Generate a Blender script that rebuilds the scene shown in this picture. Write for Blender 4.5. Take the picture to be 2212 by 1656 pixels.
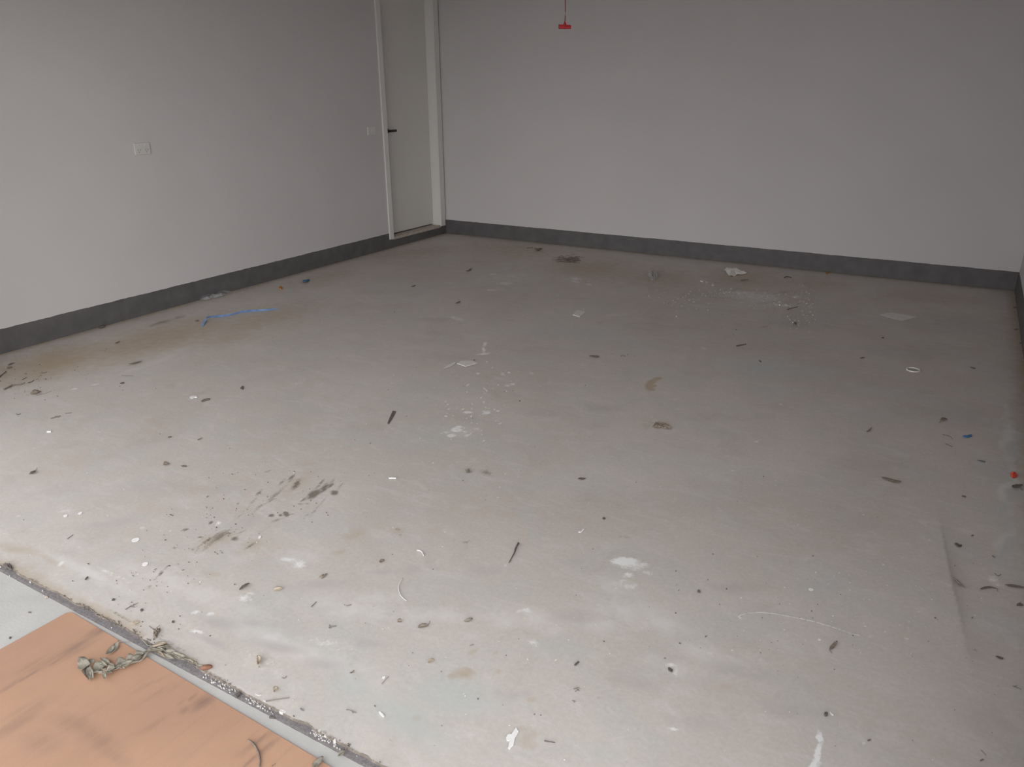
import bpy, bmesh, math, random
import numpy as np
from mathutils import Vector, Matrix

for o in list(bpy.data.objects):
    bpy.data.objects.remove(o)
S = bpy.context.scene
COL = S.collection
rng = random.Random(7)

# ------------------------------------------------------------------ camera
FPX, IW, IH = 1640.54, 2212.0, 1656.0
CAM = np.array([5.285, -7.4968, 1.6])
RT = np.array([0.86432, 0.50292, -0.00573])
UP = np.array([-0.17701, 0.31483, 0.9325])
FW = np.array([-0.47077, 0.80496, -0.36113])
cd = bpy.data.cameras.new('camera')
cam = bpy.data.objects.new('camera', cd)
COL.objects.link(cam)
cd.sensor_fit = 'HORIZONTAL'
cd.sensor_width = 36.0
cd.lens = 36.0 * FPX / IW
cd.clip_start = 0.05
cam.matrix_world = Matrix(((RT[0], UP[0], -FW[0], CAM[0]), (RT[1], UP[1], -FW[1], CAM[1]),
                           (RT[2], UP[2], -FW[2], CAM[2]), (0, 0, 0, 1)))
S.camera = cam

# ------------------------------------------------------------------ sky (overcast) and exposure
W = bpy.data.worlds.new('overcast_sky')
S.world = W
W.use_nodes = True
wn, wl = W.node_tree.nodes, W.node_tree.links
wn.clear()
wo = wn.new('ShaderNodeOutputWorld')
wb = wn.new('ShaderNodeBackground')
tc = wn.new('ShaderNodeTexCoord')
sx = wn.new('ShaderNodeSeparateXYZ')
cr = wn.new('ShaderNodeValToRGB')
wl.new(tc.outputs['Generated'], sx.inputs[0])
wl.new(sx.outputs['Z'], cr.inputs[0])
cr.color_ramp.elements[0].position = 0.0
cr.color_ramp.elements[0].color = (1.0, 1.0, 1.0, 1)
cr.color_ramp.elements[1].position = 1.0
cr.color_ramp.elements[1].color = (0.90, 0.92, 0.95, 1)
wl.new(cr.outputs[0], wb.inputs[0])
wb.inputs[1].default_value = 2.1
wl.new(wb.outputs[0], wo.inputs[0])

sl = bpy.data.lights.new('veiled_sun', 'SUN')
sl.energy = 2.3
sl.angle = math.radians(80)
sl.color = (1.0, 0.98, 0.95)
so = bpy.data.objects.new('veiled_sun', sl)
COL.objects.link(so)
so.rotation_euler = (Vector((-0.52, 0.84, -0.20))).to_track_quat('-Z', 'Y').to_euler()

vs = S.view_settings
vs.view_transform = 'Standard'
vs.look = 'None'
vs.gamma = 1.0
vs.use_curve_mapping = False
vs.exposure = 0.10
S.cycles.max_bounces = 12
S.cycles.diffuse_bounces = 8

# ------------------------------------------------------------------ room sizes
RW, TH, BB = 5.795, -6.4143, 0.1586        # room width, door line, height of the dark plinth
CEIL = 2.75
DRV = -0.012                               # driveway level
PLY = DRV + 0.006                          # top of the sheet on the driveway


def at(px, py, z=0.0):
    """point of the ground (height z) that the photograph shows at px, py"""
    d = FW + RT * ((px - IW / 2) / FPX) - UP * ((py - IH / 2) / FPX)
    t = (z - CAM[2]) / d[2]
    p = CAM + d * t
    return Vector((float(p[0]), float(p[1]), z))


# ------------------------------------------------------------------ materials
def mat(name, col, rough=0.7, var=0.0, scale=20.0, bump=0.0, bscale=200.0, spec=0.3, col2=None, alpha=1.0):
    m = bpy.data.materials.new(name)
    m.use_nodes = True
    n, l = m.node_tree.nodes, m.node_tree.links
    b = n['Principled BSDF']
    b.inputs['Roughness'].default_value = rough
    b.inputs['Specular IOR Level'].default_value = spec
    b.inputs['Alpha'].default_value = alpha
    t = n.new('ShaderNodeTexCoord')
    nz = n.new('ShaderNodeTexNoise')
    nz.inputs['Scale'].default_value = scale
    nz.inputs['Detail'].default_value = 5
    l.new(t.outputs['Object'], nz.inputs['Vector'])
    mx = n.new('ShaderNodeMix')
    mx.data_type = 'RGBA'
    c2 = col2 or tuple(c * (1 - var) for c in col)
    mx.inputs[6].default_value = (*col, 1)
    mx.inputs[7].default_value = (*c2, 1)
    cr = n.new('ShaderNodeValToRGB')
    cr.color_ramp.elements[0].position = 0.35
    cr.color_ramp.elements[1].position = 0.65
    l.new(nz.outputs['Fac'], cr.inputs[0])
    l.new(cr.outputs[0], mx.inputs[0])
    l.new(mx.outputs[2], b.inputs['Base Color'])
    if bump:
        nb = n.new('ShaderNodeTexNoise')
        nb.inputs['Scale'].default_value = bscale
        nb.inputs['Detail'].default_value = 3
        l.new(t.outputs['Object'], nb.inputs['Vector'])
        bp = n.new('ShaderNodeBump')
        bp.inputs['Strength'].default_value = bump
        bp.inputs['Distance'].default_value = 0.002
        l.new(nb.outputs['Fac'], bp.inputs['Height'])
        l.new(bp.outputs[0], b.inputs['Normal'])
    return m


M = {}
M['wall'] = mat('painted_wall', (0.625, 0.607, 0.612), 0.75, 0.03, 1.3, 0.12, 260, 0.25)
M['ceiling'] = mat('ceiling_paint', (0.62, 0.605, 0.60), 0.85, 0.02, 2)
M['plinth'] = mat('plinth_paint', (0.130, 0.124, 0.128), 0.55, 0.22, 9, 0.3, 60, 0.4)
M['trim'] = mat('trim_gloss', (0.72, 0.715, 0.70), 0.4, 0.02, 3, 0.0, 1, 0.45)
M['door'] = mat('door_paint', (0.70, 0.685, 0.66), 0.5, 0.03, 2, 0.04, 150, 0.35)
M['sill'] = mat('raw_sill', (0.54, 0.48, 0.42), 0.8, 0.25, 25, 0.3, 120)
M['black'] = mat('black_metal', (0.02, 0.019, 0.018), 0.45, 0.1, 30, 0, 1, 0.5)
M['plastic'] = mat('white_plastic', (0.655, 0.645, 0.63), 0.35, 0.01, 3, 0, 1, 0.5)
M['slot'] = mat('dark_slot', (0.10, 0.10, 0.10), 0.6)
M['red'] = mat('red_plastic', (0.50, 0.02, 0.03), 0.4, 0.15, 40, 0, 1, 0.5)
M['redcord'] = mat('red_cord', (0.33, 0.045, 0.05), 0.8, 0.3, 200)
M['drive'] = mat('driveway_concrete', (0.52, 0.515, 0.50), 0.85, 0.10, 6, 0.3, 90, 0.2)
M['seal'] = mat('dirty_rebate', (0.17, 0.155, 0.16), 0.9, 0.0, 130, 0.5, 300, 0.1, (0.24, 0.225, 0.23))
M['leaf'] = mat('dry_leaf_brown', (0.31, 0.255, 0.21), 0.75, 0.35, 90, 0.3, 200)
M['leafdark'] = mat('dry_leaf_dark', (0.215, 0.18, 0.16), 0.7, 0.35, 90, 0.3, 200)
M['leaftan'] = mat('dry_leaf_tan', (0.56, 0.47, 0.365), 0.8, 0.35, 70, 0.3, 200)
M['leafgrey'] = mat('dry_leaf_grey_green', (0.37, 0.345, 0.285), 0.85, 0.38, 80, 0.4, 160)
M['leafred'] = mat('dry_pod_brown', (0.27, 0.14, 0.09), 0.6, 0.4, 60, 0.3, 120)
M['twig'] = mat('twig_bark', (0.26, 0.225, 0.20), 0.85, 0.35, 120, 0.3, 200)
M['twigdark'] = mat('twig_dark', (0.15, 0.132, 0.122), 0.8, 0.3, 120)
M['paper'] = mat('pale_paper', (0.74, 0.715, 0.69), 0.85, 0.08, 30)
M['paperwhite'] = mat('white_paper', (0.78, 0.76, 0.735), 0.85, 0.08, 30)
M['card'] = mat('tan_card', (0.60, 0.53, 0.42), 0.85, 0.12, 40)
M['white'] = mat('white_flake', (0.86, 0.86, 0.86), 0.6, 0.06, 60)
M['plaster'] = mat('plaster_crumb', (0.74, 0.71, 0.68), 0.9, 0.22, 80)
M['grit'] = mat('dark_grit', (0.24, 0.205, 0.185), 0.9, 0.4, 80)
M['spot'] = mat('paint_spot', (0.78, 0.76, 0.74), 0.7, 0.12, 60)
M['smear'] = mat('pale_smear', (0.43, 0.415, 0.40), 0.8, 0.12, 60)
M['blue'] = mat('blue_strap', (0.13, 0.24, 0.52), 0.45, 0.0, 18, 0, 1, 0.5, (0.26, 0.45, 0.80))
M['bluebit'] = mat('blue_scrap', (0.07, 0.24, 0.50), 0.5, 0.4, 60)
M['orange'] = mat('orange_scrap', (0.65, 0.28, 0.06), 0.6, 0.3, 60)
M['redbit'] = mat('red_scrap', (0.80, 0.12, 0.06), 0.5, 0.3, 60)
M['greychip'] = mat('grey_chip', (0.25, 0.25, 0.26), 0.7, 0.25, 60)
M['film'] = mat('clear_film', (0.62, 0.63, 0.64), 0.25, 0.1, 40, 0, 1, 0.6, None, 0.42)


def floor_material():
    m = bpy.data.materials.new('garage_concrete')
    m.use_nodes = True
    n, l = m.node_tree.nodes, m.node_tree.links
    b = n['Principled BSDF']
    b.inputs['Specular IOR Level'].default_value = 0.3
    tc = n.new('ShaderNodeTexCoord')

    def noise(scale, detail, rough=0.55, dist=0.0, stretch=None, rot=0.5):
        t = n.new('ShaderNodeTexNoise')
        t.inputs['Scale'].default_value = scale
        t.inputs['Detail'].default_value = detail
        t.inputs['Roughness'].default_value = rough
        t.inputs['Distortion'].default_value = dist
        if stretch:
            mp = n.new('ShaderNodeMapping')
            mp.inputs['Scale'].default_value = stretch
            mp.inputs['Rotation'].default_value = (0, 0, rot)
            l.new(tc.outputs['Object'], mp.inputs[0])
            l.new(mp.outputs[0], t.inputs['Vector'])
        else:
            l.new(tc.outputs['Object'], t.inputs['Vector'])
        return t.outputs['Fac']

    def ramp(x, p0, p1, c0=(0, 0, 0), c1=(1, 1, 1)):
        r = n.new('ShaderNodeValToRGB')
        r.color_ramp.elements[0].position = p0
        r.color_ramp.elements[1].position = p1
        r.color_ramp.elements[0].color = (*c0, 1)
        r.color_ramp.elements[1].color = (*c1, 1)
        l.new(x, r.inputs[0])
        return r.outputs[0]

    def mix(f, a, c, mode='MIX'):
        x = n.new('ShaderNodeMix')
        x.data_type = 'RGBA'
        x.blend_type = mode
        for k, v in ((0, f), (6, a), (7, c)):
            if isinstance(v, (int, float)):
                x.inputs[k].default_value = v
            elif isinstance(v, tuple):
                x.inputs[k].default_value = (*v, 1)
            else:
                l.new(v, x.inputs[k])
        return x.outputs[2]

    def math_(op, a, c):
        x = n.new('ShaderNodeMath')
        x.operation = op
        for k, v in ((0, a), (1, c)):
            if isinstance(v, (int, float)):
                x.inputs[k].default_value = v
            else:
                l.new(v, x.inputs[k])
        return x.outputs[0]

    base = mix(ramp(noise(0.9, 6, 0.6, 0.8), 0.35, 0.68), (0.53, 0.478, 0.435), (0.59, 0.553, 0.525))
    base = mix(ramp(noise(2.6, 5, 0.6, 1.2), 0.46, 0.74), base, (0.52, 0.515, 0.50))
    base = mix(math_('MULTIPLY', ramp(noise(5.0, 7, 0.65, 1.5, (1.0, 2.4, 1)), 0.50, 0.78), 0.7), base, (0.64, 0.61, 0.60))
    base = mix(math_('MULTIPLY', ramp(noise(3.3, 7, 0.65, 0.6), 0.55, 0.80), 0.65), base, (0.45, 0.40, 0.355))
    fine = noise(70, 4, 0.7)
    base = mix(1.0, base, ramp(fine, 0.25, 0.75, (0.91, 0.91, 0.91), (1.07, 1.07, 1.07)), 'MULTIPLY')
    base = mix(math_('MULTIPLY', ramp(noise(260, 2, 0.5), 0.66, 0.74), 0.22), base, (0.276, 0.248, 0.221))

    at1 = n.new('ShaderNodeAttribute')
    at1.attribute_name = 'wear'
    sp = n.new('ShaderNodeSeparateColor')
    l.new(at1.outputs['Color'], sp.inputs[0])
    at2 = n.new('ShaderNodeAttribute')
    at2.attribute_name = 'bloom_and_shade'
    sp2 = n.new('ShaderNodeSeparateColor')
    l.new(at2.outputs['Color'], sp2.inputs[0])
    brk = noise(38, 6, 0.7, 0.6)
    brk2 = noise(16, 6, 0.65, 0.4)
    streak = math_('ADD', math_('MULTIPLY', noise(1.0, 7, 0.72, 0.5, (60, 6.5, 1), -0.17), 0.52), math_('ADD', math_('MULTIPLY', brk, 0.18), math_('MULTIPLY', noise(130, 6, 0.75), 0.30)))

    def brok(m_, nz, amp, lo, hi):
        # a mask whose edge is broken up by noise
        d = math_('MULTIPLY', math_('SUBTRACT', nz, 0.5), amp)
        return ramp(math_('ADD', m_, math_('MULTIPLY', d, math_('MINIMUM', math_('MULTIPLY', m_, 4.0), 1.0))), lo, hi)

    cool = math_('MULTIPLY', brok(sp2.outputs[0], brk2, 0.5, 0.10, 0.95), 0.75)
    base = mix(cool, base, (0.485, 0.520, 0.515))
    pale = math_('MULTIPLY', brok(sp2.outputs[1], brk2, 1.1, 0.10, 0.70), 0.85)
    base = mix(pale, base, (0.675, 0.655, 0.645))
    grey = math_('MULTIPLY', brok(sp2.outputs[2], brk2, 1.1, 0.12, 0.75), 0.75)
    base = mix(grey, base, (0.455, 0.428, 0.425))
    base = mix(math_('MULTIPLY', at2.outputs['Alpha'], 0.62), base, (0.265, 0.245, 0.225))  # shade beside the trowel ridge, put into the colour
    tan = math_('MULTIPLY', brok(sp.outputs[2], brk2, 0.9, 0.10, 0.75), 0.9)
    base = mix(tan, base, (0.435, 0.35, 0.255))
    dark = math_('MULTIPLY', brok(sp.outputs[1], streak, 3.4, 0.17, 0.78), 0.88)
    base = mix(dark, base, (0.175, 0.145, 0.118))
    white = math_('MULTIPLY', brok(sp.outputs[0], math_('ADD', math_('MULTIPLY', brk, 0.55), math_('MULTIPLY', noise(120, 6, 0.75), 0.45)), 2.2, 0.18, 0.66), 0.9)
    base = mix(white, base, (0.84, 0.845, 0.85))
    l.new(base, b.inputs['Base Color'])
    l.new(ramp(noise(4, 5), 0.3, 0.7, (0.52, 0.52, 0.52), (0.72, 0.72, 0.72)), b.inputs['Roughness'])
    bp = n.new('ShaderNodeBump')
    bp.inputs['Strength'].default_value = 0.22
    bp.inputs['Distance'].default_value = 0.002
    l.new(noise(45, 6, 0.65), bp.inputs['Height'])
    l.new(bp.outputs[0], b.inputs['Normal'])
    return m


def board_material():
    """sheet of orange brown board with dirty tyre streaks"""
    m = mat('hardboard', (0.495, 0.305, 0.203), 0.75, 0.0, 2.2, 0.12, 400, 0.25, (0.44, 0.265, 0.18))
    n, l = m.node_tree.nodes, m.node_tree.links
    b = n['Principled BSDF']
    src = b.inputs['Base Color'].links[0].from_socket
    tc = n.new('ShaderNodeTexCoord')

    def stre(sc, scale, lo, hi, loc=(0, 0, 0), rot=0.0):
        mp = n.new('ShaderNodeMapping')
        mp.inputs['Scale'].default_value = sc
        mp.inputs['Location'].default_value = loc
        mp.inputs['Rotation'].default_value = (0, 0, rot)
        l.new(tc.outputs['Object'], mp.inputs[0])
        t = n.new('ShaderNodeTexNoise')
        t.inputs['Scale'].default_value = scale
        t.inputs['Detail'].default_value = 6
        t.inputs['Roughness'].default_value = 0.6
        l.new(mp.outputs[0], t.inputs['Vector'])
        r = n.new('ShaderNodeValToRGB')
        r.color_ramp.elements[0].position = lo
        r.color_ramp.elements[1].position = hi
        l.new(t.outputs['Fac'], r.inputs[0])
        return r.outputs[0]

    def mx(f, a, c, k):
        x = n.new('ShaderNodeMix')
        x.data_type = 'RGBA'
        mu = n.new('ShaderNodeMath')
        mu.operation = 'MULTIPLY'
        mu.inputs[1].default_value = k
        l.new(f, mu.inputs[0])
        l.new(mu.outputs[0], x.inputs[0])
        l.new(a, x.inputs[6])
        x.inputs[7].default_value = (*c, 1)
        return x.outputs[2]
    c = mx(stre((3, 0.9, 1), 2.0, 0.50, 0.78, (0.3, 0.1, 0)), src, (0.36, 0.22, 0.165), 0.30)
    c = mx(stre((26, 1.3, 1), 1.6, 0.56, 0.70, (2.3, 0.7, 0), 0.05), c, (0.27, 0.17, 0.13), 0.16)
    c = mx(stre((1, 1, 1), 3.5, 0.50, 0.75, (5, 2, 0)), c, (0.43, 0.255, 0.20), 0.45)
    c = mx(stre((1, 1, 1), 160, 0.60, 0.75), c, (0.62, 0.43, 0.29), 0.3)
    at1 = n.new('ShaderNodeAttribute')
    at1.attribute_name = 'wear'
    brk = stre((30, 3, 1), 1.0, 0.28, 0.58)
    mu = n.new('ShaderNodeMath')
    mu.operation = 'MULTIPLY'
    l.new(at1.outputs['Fac'], mu.inputs[0])
    l.new(brk, mu.inputs[1])
    c = mx(mu.outputs[0], c, (0.20, 0.135, 0.115), 0.85)
    l.new(c, b.inputs['Base Color'])
    return m


M['floor'] = floor_material()
M['board'] = board_material()


# ------------------------------------------------------------------ mesh helpers
def obj(name, verts, faces, m, parent=None, loc=None, smooth=False, kind=None):
    me = bpy.data.meshes.new(name)
    vs_ = [Vector(v) for v in verts]
    if loc is not None:
        vs_ = [v - Vector(loc) for v in vs_]
    me.from_pydata([tuple(v) for v in vs_], [], faces)
    me.validate()
    bm = bmesh.new()
    bm.from_mesh(me)
    bmesh.ops.recalc_face_normals(bm, faces=bm.faces)
    bm.to_mesh(me)
    bm.free()
    if smooth:
        me.polygons.foreach_set('use_smooth', [True] * len(me.polygons))
    me.materials.append(M[m] if isinstance(m, str) else m)
    o = bpy.data.objects.new(name, me)
    COL.objects.link(o)
    if parent:
        o.parent = parent
    if loc is not None:
        o.location = loc
    if kind:
        o['kind'] = kind
    return o


def tag(o, label, cat, group=None):
    o['label'] = label
    o['category'] = cat
    if group:
        o['group'] = group
    return o


def empty(name, loc, label=None, cat=None, kind=None, group=None):
    o = bpy.data.objects.new(name, None)
    o.empty_display_size = 0.05
    o.location = loc
    COL.objects.link(o)
    if label:
        tag(o, label, cat, group)
    if kind:
        o['kind'] = kind
    return o


def boxes(bs, bevel=0.0):
    """verts and faces of a list of (x0,x1,y0,y1,z0,z1)"""
    V, F = [], []
    for x0, x1, y0, y1, z0, z1 in bs:
        k = len(V)
        V += [(x, y, z) for x in (x0, x1) for y in (y0, y1) for z in (z0, z1)]
        F += [[k + i for i in f] for f in ((0, 1, 3, 2), (4, 6, 7, 5), (0, 4, 5, 1), (2, 3, 7, 6), (0, 2, 6, 4), (1, 5, 7, 3))]
    return V, F


def box(name, b, m, parent=None, bevel=0.0, kind=None, loc=None):
    V, F = boxes([b])
    o = obj(name, V, F, m, parent, loc, kind=kind)
    if bevel:
        md = o.modifiers.new('soft_edges', 'BEVEL')
        md.width = bevel
        md.segments = 2
    return o


def tube_geo(pts, rads, sides=6):
    V, F = [], []
    n = len(pts)
    for i, p in enumerate(pts):
        p = Vector(p)
        a = Vector(pts[max(i - 1, 0)])
        b = Vector(pts[min(i + 1, n - 1)])
        t = (b - a).normalized()
        s = t.cross(Vector((0, 0, 1)))
        if s.length < 1e-4:
            s = Vector((1, 0, 0))
        s.normalize()
        u = s.cross(t).normalized()
        r = rads[i] if isinstance(rads, (list, tuple)) else rads
        for k in range(sides):
            an = 2 * math.pi * k / sides
            V.append(p + s * (math.cos(an) * r) + u * (math.sin(an) * r))
    for i in range(n - 1):
        for k in range(sides):
            F.append([i * sides + k, i * sides + (k + 1) % sides, (i + 1) * sides + (k + 1) % sides, (i + 1) * sides + k])
    F.append(list(range(sides)))
    F.append([(n - 1) * sides + k for k in range(sides)])
    return V, F


def sheet_geo(rows, th=0.0006):
    """rows: grid of top points; returns a closed sheet of thickness th"""
    nr, nc = len(rows), len(rows[0])
    V = [Vector(p) for r in rows for p in r]
    k = len(V)
    V += [v - Vector((0, 0, th)) for v in V]
    F = []
    ix = lambda i, j: i * nc + j
    for i in range(nr - 1):
        for j in range(nc - 1):
            q = [ix(i, j), ix(i + 1, j), ix(i + 1, j + 1), ix(i, j + 1)]
            F.append(q)
            F.append([a + k for a in reversed(q)])
    rim = [ix(i, 0) for i in range(nr)] + [ix(nr - 1, j) for j in range(1, nc)] + \
          [ix(i, nc - 1) for i in range(nr - 2, -1, -1)] + [ix(0, j) for j in range(nc - 2, 0, -1)]
    for a, b in zip(rim, rim[1:] + rim[:1]):
        F.append([a, b, b + k, a + k])
    return V, F


def settle(V, z):
    """drop a list of points so the lowest one rests on height z"""
    lo = min(v[2] for v in V)
    return [Vector((v[0], v[1], v[2] - lo + z)) for v in V]


def centre(V, z):
    n = len(V)
    return Vector((sum(v[0] for v in V) / n, sum(v[1] for v in V) / n, z))


# ------------------------------------------------------------------ the building
def irregular_band(name, axis, fixed, a0, a1, z0, z1, depth, out, m, n=160, amp=0.0022, zfun=None):
    """a plinth: front face with a slightly hand-painted top edge; axis 'x' or 'y' is the long way"""
    V, F = [], []
    r = random.Random(name)
    w = [0.0] * (n + 1)
    for f_, am in ((5, 1.0), (13, 0.8), (41, 0.5), (90, 0.35)):
        ph = r.random() * 6.28
        for i in range(n + 1):
            w[i] += am * math.sin(f_ * 6.28 * i / n + ph + 1.3 * math.sin(i * 0.37 * f_ / 9 + ph))
    for i in range(n + 1):
        a = a0 + (a1 - a0) * i / n
        zt = (zfun(a) if zfun else z1) + amp * 0.4 * w[i]
        for dz, dd in ((z0, out * depth), (zt - 0.002, out * depth), (zt, out * depth * 0.5), (zt, -out * 0.03), (z0, -out * 0.03)):
            V.append((a, fixed + dd, dz) if axis == 'x' else (fixed + dd, a, dz))
    for i in range(n):
        for k in range(5):
            F.append([i * 5 + k, i * 5 + (k + 1) % 5, i * 5 + 5 + (k + 1) % 5, i * 5 + 5 + k])
    F.append([0, 1, 2, 3, 4])
    F.append([n * 5 + k for k in range(5)])
    return obj(name, V, F, m, kind='structure')


DY0, DY1, DZ0, DZ1 = -1.003, -0.116, 0.085, 2.56      # clear door opening in the left wall


def build_shell():
    wt = 0.15
    V, F = boxes([(-wt, 0, TH, DY0 - 0.02, -0.05, CEIL), (-wt, 0, DY1 + 0.02, wt, -0.05, CEIL),
                  (-wt, 0, DY0 - 0.02, DY1 + 0.02, DZ1 + 0.02, CEIL), (-wt, 0, DY0 - 0.02, DY1 + 0.02, -0.05, 0.08)])
    obj('wall_left', V, F, 'wall', kind='structure')
    box('wall_back', (0, RW + wt, 0, wt, -0.05, CEIL), 'wall', kind='structure')
    box('wall_right', (RW, RW + wt, TH, 0, -0.05, CEIL), 'wall', kind='structure')
    V, F = boxes([(-wt, 0.75, TH - 0.02, TH + 0.2, -0.05, CEIL), (5.56, RW + wt, TH - 0.02, TH + 0.2, -0.05, CEIL),
                  (0.75, 5.56, TH - 0.02, TH + 0.2, 2.30, CEIL)])
    obj('wall_front', V, F, 'wall', kind='structure')
    box('ceiling', (-wt, RW + wt, TH - 0.02, wt, CEIL, CEIL + 0.1), 'ceiling', kind='structure')

    box('added_shade_eave', (-1.0, RW + 1.0, TH - 1.1, TH - 0.02, 2.66, 2.75), 'ceiling', kind='structure')  # added eave out of view, holds sky light off the front floor

    def zl(y):
        return 0.084 if -1.03 < y < -0.10 else BB
    irregular_band('baseboard_left', 'y', 0.0, TH + 0.2, 0.0, -0.03, BB, 0.004, 1, 'plinth', 640, 0.0022, zl)
    irregular_band('baseboard_back', 'x', 0.0, 0.004, RW - 0.004, -0.03, BB, 0.004, -1, 'plinth', 420, 0.0024)
    irregular_band('baseboard_right', 'y', RW, TH + 0.2, -0.004, -0.03, BB, 0.004, -1, 'plinth', 300, 0.0022)


# ---- concrete floor: a fine grid that carries masks for its stains and a painted ridge shade
def lattice(ix, iy, seed):
    h = (ix.astype(np.int64) * 374761393 + iy.astype(np.int64) * 668265263 + seed * 974711) & 0x7fffffff
    h = ((h ^ (h >> 13)) * 1274126177) & 0x7fffffff
    return ((h ^ (h >> 16)) & 0xffff) / 65535.0


def vnoise(x, y, seed):
    ix, iy = np.floor(x), np.floor(y)
    fx, fy = x - ix, y - iy
    fx, fy = fx * fx * (3 - 2 * fx), fy * fy * (3 - 2 * fy)
    a, b = lattice(ix, iy, seed), lattice(ix + 1, iy, seed)
    c, d = lattice(ix, iy + 1, seed), lattice(ix + 1, iy + 1, seed)
    return (a * (1 - fx) + b * fx) * (1 - fy) + (c * (1 - fx) + d * fx) * fy


def fbm(x, y, seed, octv=4):
    s, a, t = 0, 1.0, 0
    for k in range(octv):
        s = s + a * vnoise(x * 2 ** k, y * 2 ** k, seed + k)
        t += a
        a *= 0.55
    return s / t


def ellipse(X, Y, px, py, rx, ry, ang=0.0, warp=0.0, seed=1, wf=14.0):
    """normalised distance from an ellipse on the ground around the point seen at px, py"""
    p0 = at(px, py)
    ex, ey = at(px + 4, py), at(px, py + 4)
    J = np.array([[ex.x - p0.x, ey.x - p0.x], [ex.y - p0.y, ey.y - p0.y]]) / 4
    Ji = np.linalg.inv(J)
    dx, dy = X - p0.x, Y - p0.y
    if warp:
        dx = dx + warp * (fbm(X * wf, Y * wf, seed) - 0.5)
        dy = dy + warp * (fbm(X * wf + 31, Y * wf + 7, seed + 5) - 0.5)
    u, v = Ji[0, 0] * dx + Ji[0, 1] * dy, Ji[1, 0] * dx + Ji[1, 1] * dy
    c, s = math.cos(math.radians(ang)), math.sin(math.radians(ang))
    return np.sqrt(((u * c + v * s) / rx) ** 2 + ((-u * s + v * c) / ry) ** 2)


def soft(d):
    return np.clip(1.25 - d, 0, 1) ** 1.2


# px, py, rx, ry, angle in degrees (positive turns clockwise in the picture), strength
WHITE = [(1350, 1212, 32, 10, 5, 1.4), (1358, 1216, 44, 15, 5, .62), (1390, 1219, 18, 7, 10, .5), (1357, 1243, 17, 11, 0, .55), (1356, 1240, 10, 6, 0, .8), (1400, 1236, 16, 9, 20, .34), (1364, 1264, 24, 10, 0, .34), (1345, 1258, 10, 12, 0, .34), (645, 1217, 22, 11, -10, .6),
         (622, 1206, 20, 8, 0, .46), (1772, 1592, 7, 18, 5, .95), (1764, 1625, 8, 30, 10, 1.0), (1757, 1656, 9, 25, 12, 1.1),
         (986, 928, 16, 6, 0, 1.0), (976, 940, 12, 5, 0, .85), (990, 922, 9, 4, 0, .9), (1011, 890, 14, 3.5, 0, .85), (1051, 891, 11, 4.5, -20, .85), (1046, 888, 4, 3, 0, .7),
         (1030, 925, 11, 3.5, 0, .55), (1008, 940, 11, 4, -15, .55), (963, 933, 9, 3, 0, .5), (1047, 743, 9, 4, -50, .7), (1045, 755, 5, 9, 0, .7),
         (1043, 764, 19, 3, -8, .75), (1086, 808, 10, 5, 25, .46), (1097, 832, 9, 4, 0, .5), (1107, 829, 9, 4, 0, .48),
         (1147, 805, 10, 4, 25, .4), (420, 1322, 14, 5, -10, .55), (425, 1363, 18, 6, 10, .55), (455, 1325, 14, 7, 0, .5), (131, 1218, 15, 5, -40, .55),
         (527, 1292, 22, 9, 0, .45), (541, 1281, 10, 4, 0, .45), (1148, 1386, 20, 10, 20, .45), (1140, 1318, 16, 8, 0, .45), (1120, 1321, 10, 6, -30, .45),
         (1535, 1412, 16, 8, 30, .4), (1450, 1436, 18, 6, 0, .5), (1461, 1450, 8, 14, 5, .55), (1455, 1574, 16, 5, 12, .6),
         (2145, 1250, 16, 9, 20, .5), (2155, 1262, 10, 5, 0, .4), (1640, 640, 110, 14, 3, .36), (1690, 659, 30, 4, 4, .52), (1720, 641, 14, 6, 0, .46), (1600, 632, 60, 6, 2, .42),
         (1245, 602, 16, 5, 5, .5), (1243, 608, 14, 3, 8, .5), (1272, 614, 10, 3, 5, .5), (1065, 592, 14, 3, -5, .42), (1090, 612, 30, 5, 0, .38),
         (1065, 626, 30, 4, 0, .36), (985, 688, 30, 7, 12, .36), (160, 840, 10, 3, -15, .5), (205, 830, 16, 2.5, -12, .42), (72, 967, 8, 2.5, -8, .5),
         (215, 933, 7, 3, 0, .42), (142, 1103, 26, 4, -10, .42), (38, 1114, 8, 2.5, -18, .5), (308, 1138, 10, 6, 0, .36), (1635, 953, 9, 4, 0, .46), (1582, 1016, 10, 2.5, 0, .46),
         (1686, 873, 7, 2.5, 0, .46), (1522, 752, 12, 4, 15, .35), (1615, 1068, 8, 2, 0, .3), (1092, 1221, 7, 5, 0, .55), (1880, 1374, 8, 4, 10, .5),
         (1960, 1378, 7, 4, 10, .45), (1977, 1328, 6, 7, 0, .4), (2050, 1369, 7, 5, 0, .35), (1865, 1605, 7, 5, 0, .5), (1797, 1642, 9, 4, 0, .45), (2082, 1478, 6, 4, 0, .4),
         (560, 1420, 90, 14, 20, .25), (700, 1385, 60, 14, 10, .28), (245, 1240, 70, 8, 25, .30), (470, 1130, 10, 6, -20, .62), (1610, 1362, 14, 3, 30, .42)]
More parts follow.
